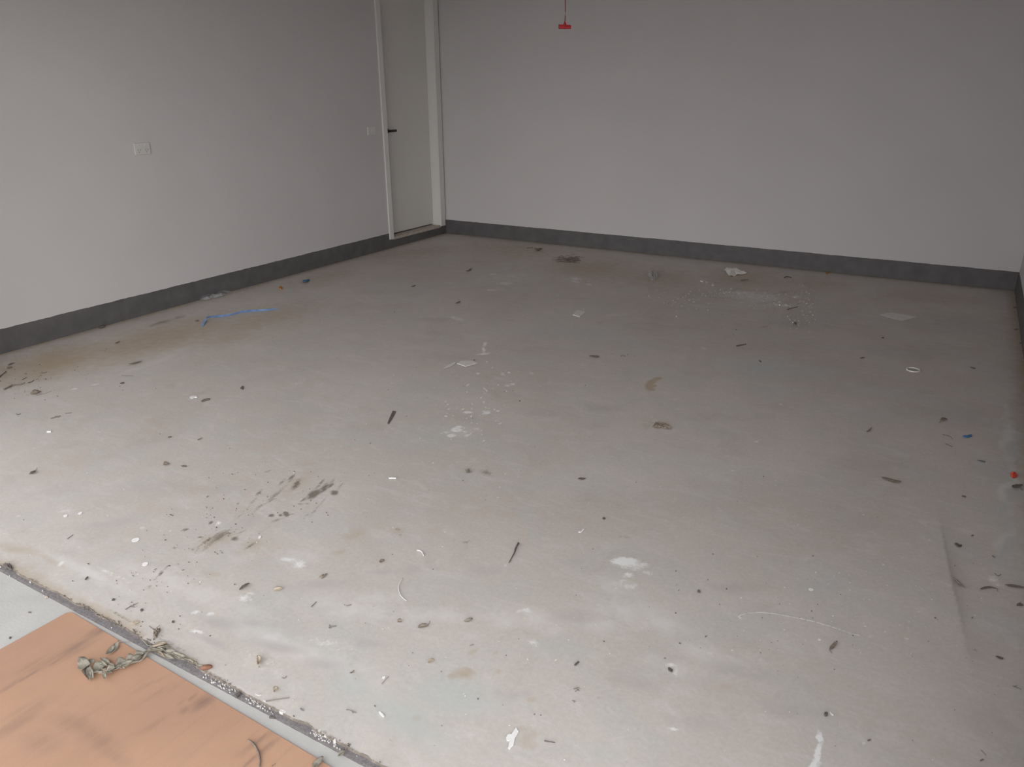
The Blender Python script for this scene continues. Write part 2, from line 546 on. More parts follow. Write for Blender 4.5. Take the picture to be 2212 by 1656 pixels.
DARK = [(590, 1072, 34, 6, -42, .42), (605, 1060, 30, 4, -45, .4), (520, 1110, 30, 4, -45, .3), (690, 1045, 24, 3, -50, .55), (735, 1050, 16, 3, -55, .5), (665, 1110, 26, 2.5, -42, .4), (600, 1123, 20, 4, -15, .4),
        (452, 1175, 30, 5, -40, .5), (480, 1150, 26, 5, -25, .5), (515, 1150, 22, 3, -20, .45), (360, 1225, 18, 3, -45, .5), (628, 1032, 16, 5, -48, .72), (640, 1046, 20, 7, -45, .85), (610, 1040, 14, 4, -45, .45), (678, 1066, 22, 9, -35, 1.0), (700, 1052, 16, 8, -50, .8), (722, 1063, 9, 7, 0, .9), (716, 1045, 18, 5, -60, .65),
        (655, 1078, 14, 4, -30, .75), (587, 1113, 8, 5, 0, 1.05), (606, 1112, 5, 4, -20, .95), (617, 1110, 9, 8, 10, 1.15), (648, 1088, 8, 2.5, 0, .8), (663, 1087, 5, 2, 0, .7), (632, 1110, 10, 3, -10, .45),
        (560, 1062, 16, 3, -45, .65), (548, 1080, 30, 5, -50, .35), (575, 1018, 18, 3, -15, .4), (560, 1094, 24, 5, -40, .35), (690, 1090, 40, 3, -48, .5), (512, 1087, 5, 2.5, -40, .7),
        (470, 1160, 36, 9, -30, .55), (445, 1166, 22, 9, -15, .5), (505, 1163, 11, 7, -15, .75), (494, 1152, 14, 6, 0, .55), (538, 1178, 20, 4.5, -32, .55), (432, 1160, 9, 3, -10, .7),
        (425, 1186, 22, 3, -52, .5), (415, 1186, 6, 3, -45, .7), (455, 1127, 8, 4, -32, .9), (400, 1143, 11, 4, -15, .75), (376, 1183, 5, 4, -30, .85), (448, 1118, 4, 2, -30, .6),
        (347, 1238, 10, 4, -50, .95), (336, 1250, 12, 3, -50, .55), (324, 1265, 5, 3, -50, .8), (387, 1212, 10, 3, -45, .4),
        (860, 1142, 8, 5, 0, .45), (863, 1155, 6, 6, 0, .35), (1012, 1018, 9, 4, 0, .7), (1053, 1022, 17, 9, 20, .5), (1043, 1017, 10, 6, 0, .42), (1062, 1024, 9, 5, 0, .42),
        (1006, 1170, 16, 4, -5, .42), (1015, 1168, 5, 4, 0, .45), (1020, 1155, 5, 2, -10, .4), (1340, 1158, 16, 5, 0, .25), (1355, 1161, 9, 3, 0, .35), (1300, 1156, 4, 3, 0, .35),
        (350, 696, 34, 5, -15, .55), (385, 685, 20, 4, -15, .5), (330, 703, 16, 4, -12, .4), (1228, 560, 26, 8, 0, .48), (1650, 705, 16, 4, -10, .42), (1610, 606, 40, 6, 0, .3),
        (1430, 920, 20, 7, 0, .35), (1700, 630, 40, 6, 0, .25), (2193, 664, 5, 3, 0, .9), (2196, 711, 7, 3, 0, .9), (2205, 741, 5, 2, 0, .8), (2105, 1404, 12, 5, 0, .28), (2087, 1420, 4, 5, 0, .5), (1660, 1124, 18, 2, -12, .2), (1670, 1177, 24, 2, 8, .2), (1560, 1125, 8, 2, -10, .2),
        (14, 1224, 12, 5, 30, .7), (270, 1335, 60, 5, 28, .42), (360, 1385, 60, 5, 28, .40), (290, 1310, 12, 4, -20, .4), (1250, 1487, 10, 4, 0, .4), (1290, 1505, 14, 4, 0, .3)]
TAN = [(330, 735, 280, 44, -14, .66), (120, 780, 170, 44, -14, .74), (560, 690, 190, 36, -12, .50), (480, 730, 160, 26, -10, .36), (20, 800, 60, 30, -10, .55), (230, 770, 140, 24, -14, .4),
       (1280, 580, 160, 36, 4, .55), (1430, 600, 120, 30, 4, .52), (1600, 600, 120, 30, 4, .58), (1120, 540, 160, 22, 4, .45), (1760, 610, 120, 20, 5, .4), (2000, 640, 160, 20, 5, .35),
       (900, 545, 130, 18, -6, .45), (700, 600, 120, 22, -14, .42), (1401, 834, 10, 10, -20, 1.3), (1408, 824, 15, 6, -15, 1.3), (1420, 818, 12, 4.5, -10, 1.3), (1408, 841, 10, 4, 0, 1.0), (1415, 833, 5, 3, -30, 1.0),
       (1000, 1456, 33, 14, 4, .50), (1014, 1449, 18, 10, 25, .50), (978, 1459, 18, 10, 0, .45), (1138, 1596, 26, 26, 20, .42), (1133, 1572, 18, 8, 5, .36), (1150, 1612, 20, 14, 0, .36), (1155, 1585, 9, 15, -10, .36),
       (1074, 1450, 14, 7, 0, .45), (1020, 1408, 20, 7, -30, .42), (1068, 1409, 10, 5, 0, .42), (1150, 1510, 22, 9, 0, .35), (900, 1550, 20, 10, 0, .30), (940, 1546, 14, 8, 0, .30), (1128, 1445, 12, 6, 0, .3),
       (470, 1168, 70, 22, -20, .38), (540, 1180, 50, 18, -20, .4), (760, 1150, 40, 22, -20, .3), (735, 1190, 30, 9, -10, .35), (640, 1050, 70, 24, -40, .28), (860, 1145, 26, 12, 0, .32),
       (40, 1185, 70, 14, 5, .42), (110, 1210, 60, 10, 25, .35), (460, 1240, 40, 16, 0, .25), (1650, 1310, 60, 16, 0, .22), (1560, 1480, 120, 26, 12, .2), (1270, 1230, 60, 14, 0, .2), (1265, 1080, 12, 5, 0, .4), (1405, 920, 60, 12, 0, .2),
       (2195, 900, 10, 60, -5, .35), (2200, 1000, 8, 40, 0, .4), (1033, 1496, 8, 4, 0, .4), (1040, 1500, 4, 4, 0, .5)]
COOL = [(1270, 720, 120, 16, 5, .7), (1120, 715, 90, 14, 0, .42), (1360, 745, 110, 16, 8, .5), (1640, 795, 150, 22, 6, .72), (1740, 800, 120, 24, 4, .7), (1880, 840, 120, 22, 8, .55), (1400, 805, 80, 18, 0, .5),
        (1660, 840, 90, 10, 6, .55), (2185, 960, 22, 70, 4, .75), (2180, 1080, 22, 80, 2, .8), (2165, 1180, 22, 70, 4, .72), (2170, 880, 14, 50, 0, .5), (2190, 1240, 20, 50, 0, .45), (2120, 1000, 40, 40, 0, .35),
        (880, 1560, 130, 60, 20, .8), (1000, 1500, 150, 50, 5, .75), (760, 1480, 80, 40, 15, .65), (1200, 1400, 90, 30, 5, .5), (620, 1380, 120, 22, 20, .4), (400, 1310, 90, 20, 20, .45), (1300, 1620, 60, 30, 0, .45),
        (960, 930, 60, 16, -10, .45), (900, 860, 30, 10, 0, .3), (560, 765, 60, 10, -8, .4), (740, 750, 90, 12, -5, .35), (850, 620, 90, 10, -5, .3), (1150, 1200, 60, 14, 0, .25), (1500, 1000, 120, 26, 4, .25)]
PALE = [(2182, 940, 16, 60, 4, .55), (2178, 1050, 18, 70, 2, .6), (2168, 1160, 16, 50, 4, .5), (2172, 885, 10, 36, 0, .4), (640, 1400, 240, 40, 22, .40), (400, 1270, 200, 36, 20, .45), (180, 1230, 150, 18, 25, .5), (760, 1310, 150, 36, 5, .40), (940, 1330, 140, 30, 0, .4), (1130, 1340, 160, 34, 5, .42), (1400, 1330, 150, 46, 20, .5), (1520, 1410, 120, 30, 20, .45), (1330, 1270, 90, 30, 10, .4),
        (640, 1200, 80, 20, -5, .4), (1460, 1440, 110, 30, 15, .35), (350, 775, 60, 8, -18, .42), (300, 795, 60, 6, -18, .34), (390, 755, 40, 7, -16, .36), (1300, 1350, 60, 26, 0, .4), (800, 1290, 110, 20, 0, .35), (1640, 655, 120, 20, 4, .4),
        (1100, 600, 120, 18, 0, .28), (2145, 1255, 30, 16, 15, .35), (1000, 930, 70, 26, -10, .3), (1230, 600, 40, 14, 0, .35), (1700, 1390, 80, 16, 15, .25), (1800, 1200, 120, 20, 0, .18), (90, 830, 60, 10, -10, .3), (1330, 680, 60, 5, -4, .3)]

GREY = [(475, 1345, 55, 16, 8, .8), (600, 1395, 70, 14, 12, .7), (455, 1385, 50, 12, 25, .8), (700, 1430, 60, 18, 10, .6), (545, 1345, 40, 10, 0, .6), (690, 1260, 80, 16, -4, .6), (830, 1235, 26, 10, 0, .7), (890, 1230, 40, 16, 0, .5), (800, 1390, 50, 14, 5, .6),
        (1100, 1500, 60, 18, 0, .5), (1050, 1230, 80, 18, -6, .45), (1230, 1330, 60, 20, 0, .5), (1370, 1470, 90, 20, 15, .5), (1600, 1450, 120, 22, 14, .45), (1500, 1560, 120, 30, 8, .4), (1250, 1210, 40, 10, 0, .4), (1580, 1270, 60, 20, 5, .45), (1700, 1530, 100, 26, 10, .4),
        (240, 1130, 120, 14, -10, .45), (120, 1060, 120, 20, -10, .45), (330, 1050, 120, 16, -8, .4), (530, 1130, 60, 20, -20, .45), (1165, 890, 80, 14, 3, .5), (1300, 880, 60, 10, 3, .5), (1550, 900, 120, 16, 3, .4), (1880, 1000, 110, 26, 4, .45), (1960, 760, 140, 26, 4, .5), (2060, 700, 110, 30, 4, .6),
        (2080, 900, 70, 40, 4, .5), (1850, 1130, 110, 20, 4, .35), (2130, 1400, 60, 60, 0, .45), (2150, 1560, 60, 60, 0, .45), (1170, 755, 120, 12, 3, .35), (940, 690, 60, 9, 0, .6), (860, 660, 90, 9, -3, .35), (1440, 705, 140, 12, 3, .45), (1720, 700, 120, 14, 3, .5), (630, 800, 120, 16, -8, .3)]


def build_floor():
    xs = np.concatenate([np.arange(0, 2.4, 0.011), np.arange(2.4, 4.0, 0.008), np.arange(4.0, RW, 0.0072), [RW]])
    ys, y, = [], 0.0
    while y > TH:
        ys.append(y)
        y -= 0.013 - 0.0078 * min(1, (y / TH)) ** 1.2
    ys.append(TH)
    ys = np.array(ys)
    nx, ny = len(xs), len(ys)
    X, Y = np.meshgrid(xs, ys)
    X, Y = X.ravel(), Y.ravel()
    Z = 0.0012 * (fbm(X * 1.1, Y * 1.1, 3, 3) - 0.5) - 0.0006
    # broken arris along the door line
    edge_y = TH + 0.018 * np.clip(fbm(X * 9, X * 0 + .5, 9, 5) - 0.57, 0, 1) / 0.4 + 0.004 * np.clip(fbm(X * 60, X * 0 + .5, 12, 3) - 0.4, 0, 1)
    Yd = np.maximum(Y, edge_y)
    wear = np.zeros((nx * ny, 4), np.float32)
    bloom_and_shade = np.zeros((nx * ny, 4), np.float32)
    wear[:, 3] = bloom_and_shade[:, 3] = 1
    for arr, ch, lst, wp, wf, gain in ((wear, 0, WHITE, 0.045, 22, 1.0), (wear, 1, DARK, 0.05, 20, 1.05), (wear, 2, TAN, 0.12, 9, 1.0), (bloom_and_shade, 0, COOL, 0.22, 5, 1.0), (bloom_and_shade, 1, PALE, 0.22, 6, 1.0), (bloom_and_shade, 2, GREY, 0.20, 7, 1.0)):
        for i, (px, py, rx, ry, an, s) in enumerate(lst):
            p0 = at(px, py)
            e = max((at(px + rx * 1.6, py) - p0).length, (at(px, py + max(ry, rx) * 1.6) - p0).length, (at(px, py - max(ry, rx) * 1.6) - p0).length, 0.05) + wp
            sel = np.nonzero((np.abs(X - p0.x) < e) & (np.abs(Y - p0.y) < e))[0]
            if len(sel) == 0:
                continue
            xx, yy = X[sel], Y[sel]
            d = ellipse(xx, yy, px, py, rx, ry, an, min(wp, 0.9 * (at(px + ry, py) - p0).length + 0.004), i * 7 + ch, wf)
            arr[sel, ch] = np.maximum(arr[sel, ch], s * gain * soft(d))
    # dirt gathered along the plinths and splashes of its dark paint
    dw = np.minimum(np.minimum(X, -Y), RW - X)
    nz = fbm(X * 25, Y * 25, 77, 4)
    wear[:, 2] = np.maximum(wear[:, 2], 0.75 * np.clip(1 - dw / (0.05 + 0.10 * nz), 0, 1))
    wear[:, 1] = np.maximum(wear[:, 1], 1.0 * np.clip(1 - dw / (0.002 + 0.055 * np.clip(nz - 0.55, 0, 1)), 0, 1))
    # grime along the door line
    dt = Y - TH
    nt = fbm(X * 14, Y * 14, 55, 4)
    wear[:, 1] = np.maximum(wear[:, 1], 0.75 * np.clip(1 - dt / (0.003 + 0.07 * np.clip(nt - 0.5, 0, 1)), 0, 1))
    wear[:, 2] = np.maximum(wear[:, 2], 0.55 * np.clip(1 - dt / (0.01 + 0.09 * nt), 0, 1) * (X < 3.3))
    # faint scuffs left by wheels, running the way a car drives in
    sc = fbm(X * 16 + Y * 2.0, Y * 2.4, 21, 4)
    wear[:, 1] = np.maximum(wear[:, 1], 0.9 * np.clip(sc - 0.70, 0, 1) * (Y < -4.6) * np.clip(4.2 - X, 0, 1))
    # shallow trowel ridge by the side wall: its shaded side is painted dark and fades out
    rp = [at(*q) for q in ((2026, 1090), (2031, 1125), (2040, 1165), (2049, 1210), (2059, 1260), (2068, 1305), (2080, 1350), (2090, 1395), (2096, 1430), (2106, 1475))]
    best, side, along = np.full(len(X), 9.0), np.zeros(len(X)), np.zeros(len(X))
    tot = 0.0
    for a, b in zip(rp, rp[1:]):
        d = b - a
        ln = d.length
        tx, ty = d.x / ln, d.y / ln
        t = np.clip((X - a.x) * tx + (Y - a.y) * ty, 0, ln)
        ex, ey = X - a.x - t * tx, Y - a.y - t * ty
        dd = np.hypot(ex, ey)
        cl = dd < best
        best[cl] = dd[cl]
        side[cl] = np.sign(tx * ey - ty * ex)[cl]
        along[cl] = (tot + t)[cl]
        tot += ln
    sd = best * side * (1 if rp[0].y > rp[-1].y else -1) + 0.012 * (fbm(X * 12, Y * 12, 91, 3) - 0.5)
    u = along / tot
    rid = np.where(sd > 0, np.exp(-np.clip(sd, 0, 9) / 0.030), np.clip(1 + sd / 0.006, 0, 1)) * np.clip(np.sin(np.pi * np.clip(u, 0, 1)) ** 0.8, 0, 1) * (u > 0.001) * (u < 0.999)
    bloom_and_shade[:, 3] = rid * (0.55 + 0.45 * np.clip(1 - np.abs(u - 0.5) * 2.2, 0, 1))
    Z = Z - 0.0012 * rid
    idx = np.arange(nx * ny).reshape(ny, nx)
    quads = np.stack([idx[1:, :-1], idx[1:, 1:], idx[:-1, 1:], idx[:-1, :-1]], -1).reshape(-1, 4)
    # rim down the slab edge
    lastrow = idx[-1]
    base = nx * ny
    co = np.stack([X, Yd, Z], -1)
    low = co[lastrow].copy()
    low[:, 2] = -0.06
    low[:, 1] = Yd[lastrow] + 0.0
    co = np.concatenate([co, low, co[lastrow]])
    wear = np.concatenate([wear, np.tile(np.array([[0, 0.8, 0.3, 1]], np.float32), (2 * nx, 1))])
    bloom_and_shade = np.concatenate([bloom_and_shade, np.zeros((2 * nx, 4), np.float32)])
    rim = np.stack([base + np.arange(nx - 1), base + np.arange(1, nx), base + nx + np.arange(1, nx), base + nx + np.arange(nx - 1)], -1)
    quads = np.concatenate([quads, rim])
    me = bpy.data.meshes.new('floor')
    me.vertices.add(len(co))
    me.vertices.foreach_set('co', co.astype(np.float32).ravel())
    me.loops.add(quads.size)
    me.loops.foreach_set('vertex_index', quads.astype(np.int32).ravel())
    me.polygons.add(len(quads))
    me.polygons.foreach_set('loop_start', np.arange(0, quads.size, 4, dtype=np.int32))
    me.polygons.foreach_set('use_smooth', np.ones(len(quads), bool))
    me.update(calc_edges=True)
    for nm, a in (('wear', wear), ('bloom_and_shade', bloom_and_shade)):
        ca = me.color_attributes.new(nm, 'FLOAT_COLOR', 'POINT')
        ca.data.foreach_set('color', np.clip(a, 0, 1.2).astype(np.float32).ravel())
    me.materials.append(M['floor'])
    o = bpy.data.objects.new('floor', me)
    COL.objects.link(o)
    o['kind'] = 'structure'


def build_outside():
    # dark rebate that the garage door closes onto, then the driveway
    n = 400
    V, F = [], []
    r = random.Random(5)
    for i in range(n + 1):
        x = 0.0 + RW * i / n
        j = r.uniform(-0.0014, 0.0014)
        for y, z in ((TH + 0.03, -0.009), (TH - 0.010 + j, -0.0095), (TH - 0.0175 + j, DRV + 0.0012), (TH - 0.021 + j, -0.04)):
            V.append((x, y, z))
    for i in range(n):
        for k in range(3):
            F.append([i * 4 + k, i * 4 + 4 + k, i * 4 + 5 + k, i * 4 + 1 + k])
    obj('trim_1', V, F, 'seal', kind='structure')
    V, F = boxes([(-25, 30, -40, TH - 0.0182, -0.30, DRV)])
    o = obj('driveway', V, F, 'drive', kind='structure')


def build_door():
    t = empty('door_1', (-0.05, (DY0 + DY1) / 2, DZ0), kind='structure')

    def part(name, b, m, bevel=0.0, parent=None):
        p = parent or t
        o = box(name, b, m, None, bevel)
        o.parent = p
        o.matrix_parent_inverse = Matrix.Translation(-Vector(t.location)) if p is t else Matrix.Identity(4)
        return o
    leaf = part('door_leaf', (-0.136, -0.100, DY0 + 0.004, DY1 - 0.004, 0.122, DZ1 - 0.004), 'door', 0.002)
    # lever handle on its round rose
    V, F = tube_geo([(-0.100, -0.872, 1.197), (-0.093, -0.872, 1.197)], [0.027, 0.026], 20)
    h = obj('door_handle', V, F, 'black', leaf)
    V, F = tube_geo([(-0.094, -0.872, 1.197), (-0.060, -0.872, 1.197)], 0.010, 12)
    obj('lever_neck', V, F, 'black', h)
    box('lever', (-0.074, -0.060, -0.890, -0.752, 1.184, 1.208), 'black', h, 0.003)
    f = empty('trim_2', (0.0, DY0, DZ0), kind='structure')

    def fpart(name, b, m, bevel):
        o = box(name, b, m, None, bevel)
        o.parent = f
        o.matrix_parent_inverse = Matrix.Translation(-Vector(f.location))
    fpart('architrave', (0.0, 0.018, -1.070, DY0 - 0.0, 0.094, DZ1 + 0.07), 'trim', 0.003)
    fpart('architrave', (0.0, 0.018, DY1 - 0.001, -0.028, 0.097, DZ1 + 0.07), 'trim', 0.003)
    fpart('architrave', (0.0, 0.018, DY0, DY1 - 0.001, DZ1, DZ1 + 0.07), 'trim', 0.003)
    fpart('jamb', (-0.15, 0.0, DY0 - 0.018, DY0, 0.085, DZ1), 'trim', 0.002)
    fpart('jamb', (-0.15, 0.0, DY1, DY1 + 0.018, 0.085, DZ1), 'trim', 0.002)
    fpart('jamb', (-0.15, 0.0, DY0, DY1, DZ1, DZ1 + 0.018), 'trim', 0.002)
    fpart('sill', (-0.15, 0.005, DY0, DY1, 0.081, 0.109), 'sill', 0.003)
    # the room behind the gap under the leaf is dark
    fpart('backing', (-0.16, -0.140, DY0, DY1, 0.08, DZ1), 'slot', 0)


def build_fittings():
    y0, y1, z0, z1 = -3.892, -3.767, 1.168, 1.250
    t = empty('power_outlet', (0.0, (y0 + y1) / 2, (z0 + z1) / 2), 'white double power outlet plate on the door wall', 'outlet')

    def P(par, name, b, m, bev):
        o = box(name, b, m, None, bev)
        o.parent = par
        o.matrix_parent_inverse = Matrix.Translation(-Vector(t.location))
        return o
    P(t, 'plate', (0.0, 0.011, y0, y1, z0, z1), 'plastic', 0.003)
    for c in (y0 + 0.032, y1 - 0.032):
        P(t, 'switch_rocker', (0.010, 0.0145, c - 0.008, c + 0.008, z1 - 0.026, z1 - 0.012), 'plastic', 0.001)
        s = box('socket', (0.010, 0.0118, c - 0.017, c + 0.017, z0 + 0.010, z0 + 0.046), 'plastic', None, 0.002)
        s.parent = t
        s.matrix_parent_inverse = Matrix.Translation(-Vector(t.location))
        V, F = boxes([(0.0112, 0.0121, c - 0.011, c - 0.008, z0 + 0.027, z0 + 0.038), (0.0112, 0.0121, c + 0.008, c + 0.011, z0 + 0.027, z0 + 0.038), (0.0112, 0.0121, c - 0.0015, c + 0.0015, z0 + 0.013, z0 + 0.023)])
        k = obj('pin_slot', V, F, 'slot', s)
    t = empty('light_switch', (0.0, -1.244, 1.215), 'small white light switch plate beside the door frame', 'switch')
    P(t, 'plate', (0.0, 0.011, -1.302, -1.188, 1.176, 1.254), 'plastic', 0.003)
    P(t, 'switch_rocker', (0.010, 0.0145, -1.253, -1.237, 1.207, 1.225), 'plastic', 0.001)

    # red emergency release of the garage door opener
    c = Vector((2.8375, -2.6, 1.978))
    t = empty('pull_cord', c, 'red pull cord with T shaped handle hanging before the back wall', 'cord')
    ax = Vector((RT[0], RT[1], 0)).normalized()
    up = Vector((0, 0, 1))
    dp = ax.cross(up)
    V = []
    prof = [(-0.042, 0.011), (-0.038, 0.0135), (-0.012, 0.0125), (0.0, 0.0145), (0.012, 0.0125), (0.036, 0.0125), (0.040, 0.010)]
    for u, hh in prof:
        for a in range(10):
            an = 2 * math.pi * a / 10
            V.append(c + ax * u + up * (hh * math.sin(an)) + dp * (0.011 * math.cos(an)) - up * (u * 0.04))
    F = [[i * 10 + a, i * 10 + (a + 1) % 10, i * 10 + 10 + (a + 1) % 10, i * 10 + 10 + a] for i in range(len(prof) - 1) for a in range(10)]
    F += [list(range(10)), [(len(prof) - 1) * 10 + a for a in range(10)]]
    g = obj('grip', [v - c for v in V], F, 'red', t)
    V, F = tube_geo([c + up * z for z in (0.008, 0.016, 0.026, 0.034)], [0.013, 0.010, 0.005, 0.003], 10)
    obj('collar', [v - c for v in V], F, 'red', t)
    n = 24
    V, F = tube_geo([c + up * (0.03 + (CEIL - c.z - 0.03) * i / n) + ax * (0.0015 * math.sin(i * 0.9)) for i in range(n + 1)], 0.0029, 8)
    obj('cord', [v - c for v in V], F, 'redcord', t)


def build_board():
    c0 = at(150, 1319, PLY)
    an = math.radians(-1.7)
    ex = Vector((math.cos(an), math.sin(an), 0))
    ey = Vector((math.sin(an), -math.cos(an), 0)) * 1.0
    L, D = 2.44, 1.22
    nx, ny = 240, 120
    V, F = [], []
    for j in range(ny + 1):
        for i in range(nx + 1):
            p = c0 + ex * (L * i / nx) + ey * (D * j / ny)
            if i == 0 and j == 0:
                p += (ex + ey) * 0.006
            V.append((p.x, p.y, PLY))
    k = len(V)
    V += [(v[0], v[1], DRV + 0.0004) for v in V]
    ix = lambda i, j: j * (nx + 1) + i
    for j in range(ny):
        for i in range(nx):
            q = [ix(i, j), ix(i, j + 1), ix(i + 1, j + 1), ix(i + 1, j)]
            F.append(q)
    rim = [ix(i, 0) for i in range(nx + 1)] + [ix(nx, j) for j in range(1, ny + 1)] + [ix(i, ny) for i in range(nx - 1, -1, -1)] + [ix(0, j) for j in range(ny - 1, 0, -1)]
    for a, b in zip(rim, rim[1:] + rim[:1]):
        F.append([a, b, b + k, a + k])
    F.append([k + i for i in (ix(0, 0), ix(nx, 0), ix(nx, ny), ix(0, ny))])
    me = bpy.data.meshes.new('board')
    me.from_pydata([tuple(Vector(v) - c0) for v in V], [], F)
    a = np.zeros((len(V), 4), np.float32)
    X = np.array([v[0] for v in V])
    Y = np.array([v[1] for v in V])
    # px, py, rx, ry, angle, strength: dirty marks left by tyres and feet
    for i, (px, py, rx, ry, ag, s) in enumerate([
            (225, 1352, 60, 12, -27, .8), (160, 1395, 60, 14, -27, .7), (95, 1425, 70, 12, -26, .5), (70, 1450, 110, 3, -29, .8), (20, 1478, 60, 4, -29, .7), (150, 1405, 90, 3, -29, .6),
            (437, 1513, 36, 14, -32, .9), (400, 1530, 20, 8, -30, .6), (575, 1587, 60, 8, -33, .9), (545, 1605, 50, 6, -36, .75), (575, 1612, 46, 6, -38, .9), (540, 1640, 40, 8, -45, .8), (30, 1560, 70, 18, -28, .5), (60, 1530, 80, 14, -28, .45),
            (210, 1590, 60, 26, 25, .5), (160, 1560, 60, 22, 10, .45), (330, 1500, 70, 5, -28, .35), (330, 1470, 60, 4, -26, .3), (240, 1620, 50, 20, 30, .4), (90, 1600, 50, 30, 0, .35), (420, 1500, 50, 2.5, -28, .6), (330, 1560, 60, 8, -30, .3)]):
        d = ellipse(X, Y, px, py, rx, ry, ag, 0.02, i * 3 + 100, 30)
        a[:, 0] = np.maximum(a[:, 0], s * soft(d))
    a[:, 1] = a[:, 2] = a[:, 0]
    a[:, 3] = 1
    ca = me.color_attributes.new('wear', 'FLOAT_COLOR', 'POINT')
    ca.data.foreach_set('color', a.ravel())
    me.materials.append(M['board'])
    o = bpy.data.objects.new('hardboard_sheet', me)
    o.location = c0
    COL.objects.link(o)
    tag(o, 'orange brown hardboard sheet with dirty streaks lying on the driveway', 'board')


build_shell()
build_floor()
build_outside()
build_door()
build_fittings()
build_board()


# ------------------------------------------------------------------ litter on the floor: one object for each piece
def jac(px, py, z=0.0):
    p0 = at(px, py, z)
    ex, ey = at(px + 3, py, z) - p0, at(px, py + 3, z) - p0
    return np.linalg.inv(np.array([[ex.x, ey.x], [ex.y, ey.y]]) / 3)


def across(px, py, d, wpx, z=0.0):
    """length on the ground, along direction d, of wpx pixels at px, py"""
    q = jac(px, py, z) @ np.array([d.x, d.y])
    return wpx / max(1e-6, float(np.hypot(*q)))


def resample(P, n):
    L = [0.0]
    for a, b in zip(P, P[1:]):
        L.append(L[-1] + (b - a).length)
    out = []
    for i in range(n):
        s = L[-1] * i / (n - 1)
        k = 0
        while k < len(P) - 2 and L[k + 1] < s:
            k += 1
        t = (s - L[k]) / max(1e-9, L[k + 1] - L[k])
        out.append(P[k].lerp(P[k + 1], min(1, max(0, t))))
    # soften the corners
    for _ in range(2):
        out = [out[0]] + [(out[i - 1] + out[i] * 2 + out[i + 1]) / 4 for i in range(1, n - 1)] + [out[-1]]
    return out


def leaf_geo(P, hw, r, fold=0.5, curl=0.15, n=9, blunt=0.75, th=0.0005):
    P = resample(P, n)
    Lg = sum((b - a).length for a, b in zip(P, P[1:]))
    rows = []
    ph = r.uniform(0, 6)
    side = r.choice((-1, 1))
    for i, p in enumerate(P):
        t = i / (n - 1)
        d = (P[min(i + 1, n - 1)] - P[max(i - 1, 0)]).normalized()
        s = Vector((d.y, -d.x, 0))
        w = hw * (max(0.0, math.sin(math.pi * min(1, max(0, t * 0.94 + 0.03))))) ** blunt * r.uniform(0.86, 1.08)
        row = []
        for v in (-1, -0.5, 0, 0.5, 1):
            z = fold * abs(v) ** 1.5 * w * (1.0 + 0.35 * side * v) + curl * Lg * (2 * t - 1) ** 2 * 0.5
            z += 0.10 * w * math.sin(5 * t + 3 * v + ph)
            q = p + s * (w * v * (1 - 0.18 * fold * abs(v)))
            row.append(Vector((q.x, q.y, z)))
        rows.append(row)
    return sheet_geo(rows, th)


def stem_of(par, pts, rad, z, m, loc):
    P = resample([at(x, y, z) for x, y in pts], max(4, len(pts) * 2))
    V, F = tube_geo([p + Vector((0, 0, rad * 1.1 + 0.0004)) for p in P], [rad * (1 - 0.5 * i / len(P)) for i in range(len(P))], 5)
    return obj('stem', [v - loc for v in V], F, m, par, smooth=True)


def leaf(label, pts, wpx, m='leaf', stem=None, fold=0.5, curl=0.15, z=0.0, name='dry_leaf', cat='leaf', blunt=0.75):
    r = random.Random(label)
    P = [at(x, y, z) for x, y in pts]
    d = (P[-1] - P[0]).normalized()
    mx, my = pts[len(pts) // 2] if len(pts) > 2 else ((pts[0][0] + pts[1][0]) / 2, (pts[0][1] + pts[1][1]) / 2)
    hw = min(across(mx, my, Vector((d.y, -d.x, 0)), wpx, z) / 2, 0.62 * (P[-1] - P[0]).length)
    V, F = leaf_geo(P, hw, r, fold, curl, blunt=blunt)
    V = settle(V, z + 0.0008)
    loc = centre(V, z)
    o = tag(obj(name, V, F, m, None, loc, smooth=True), label, cat)
    if stem:
        stem_of(o, stem, 0.0011, z, m, loc)
    return o


def twig(label, pts, wpx=2.2, m='twig', z=0.0, name='twig', cat='twig', branches=(), taper=0.5, group=None):
    r = random.Random(label)
    rad = (at(pts[0][0] + wpx, pts[0][1], z) - at(pts[0][0], pts[0][1], z)).length / 2

    def one(pp, rd):
        P = resample([at(x, y, z) for x, y in pp], max(5, 3 * len(pp)))
        n = len(P)
        return tube_geo([p + Vector((0, 0, rd * (1.15 + 0.5 * r.random()))) for p in P],
                        [rd * (1 - taper * i / n) * r.uniform(0.85, 1.12) for i in range(n)], 6)
    V, F = one(pts, rad)
    V = settle(V, z + 0.0005)
    loc = centre(V, z)
    o = tag(obj(name, V, F, m, None, loc, smooth=True), label, cat, group)
    for b in branches:
        V2, F2 = one(b, rad * 0.65)
        V2 = settle(V2, z + 0.0005)
        obj('side_shoot', [v - loc for v in V2], F2, m, o, smooth=True)
    return o


def poly_geo(P, th, tilt, r, rough=0.0):
    c = sum(P, Vector()) / len(P)
    n = len(P)
    top, bot = [], []
    for p in P:
        q = p - c
        zt = tilt * (q.x * 0.7 - q.y * 0.7) + rough * r.uniform(-1, 1)
        top.append(Vector((c.x + q.x * 0.97, c.y + q.y * 0.97, th + zt)))
        bot.append(Vector((p.x, p.y, zt)))
    V = top + bot
    F = [list(range(n)), [n + i for i in reversed(range(n))]] + [[i, (i + 1) % n, n + (i + 1) % n, n + i] for i in range(n)]
    return V, F


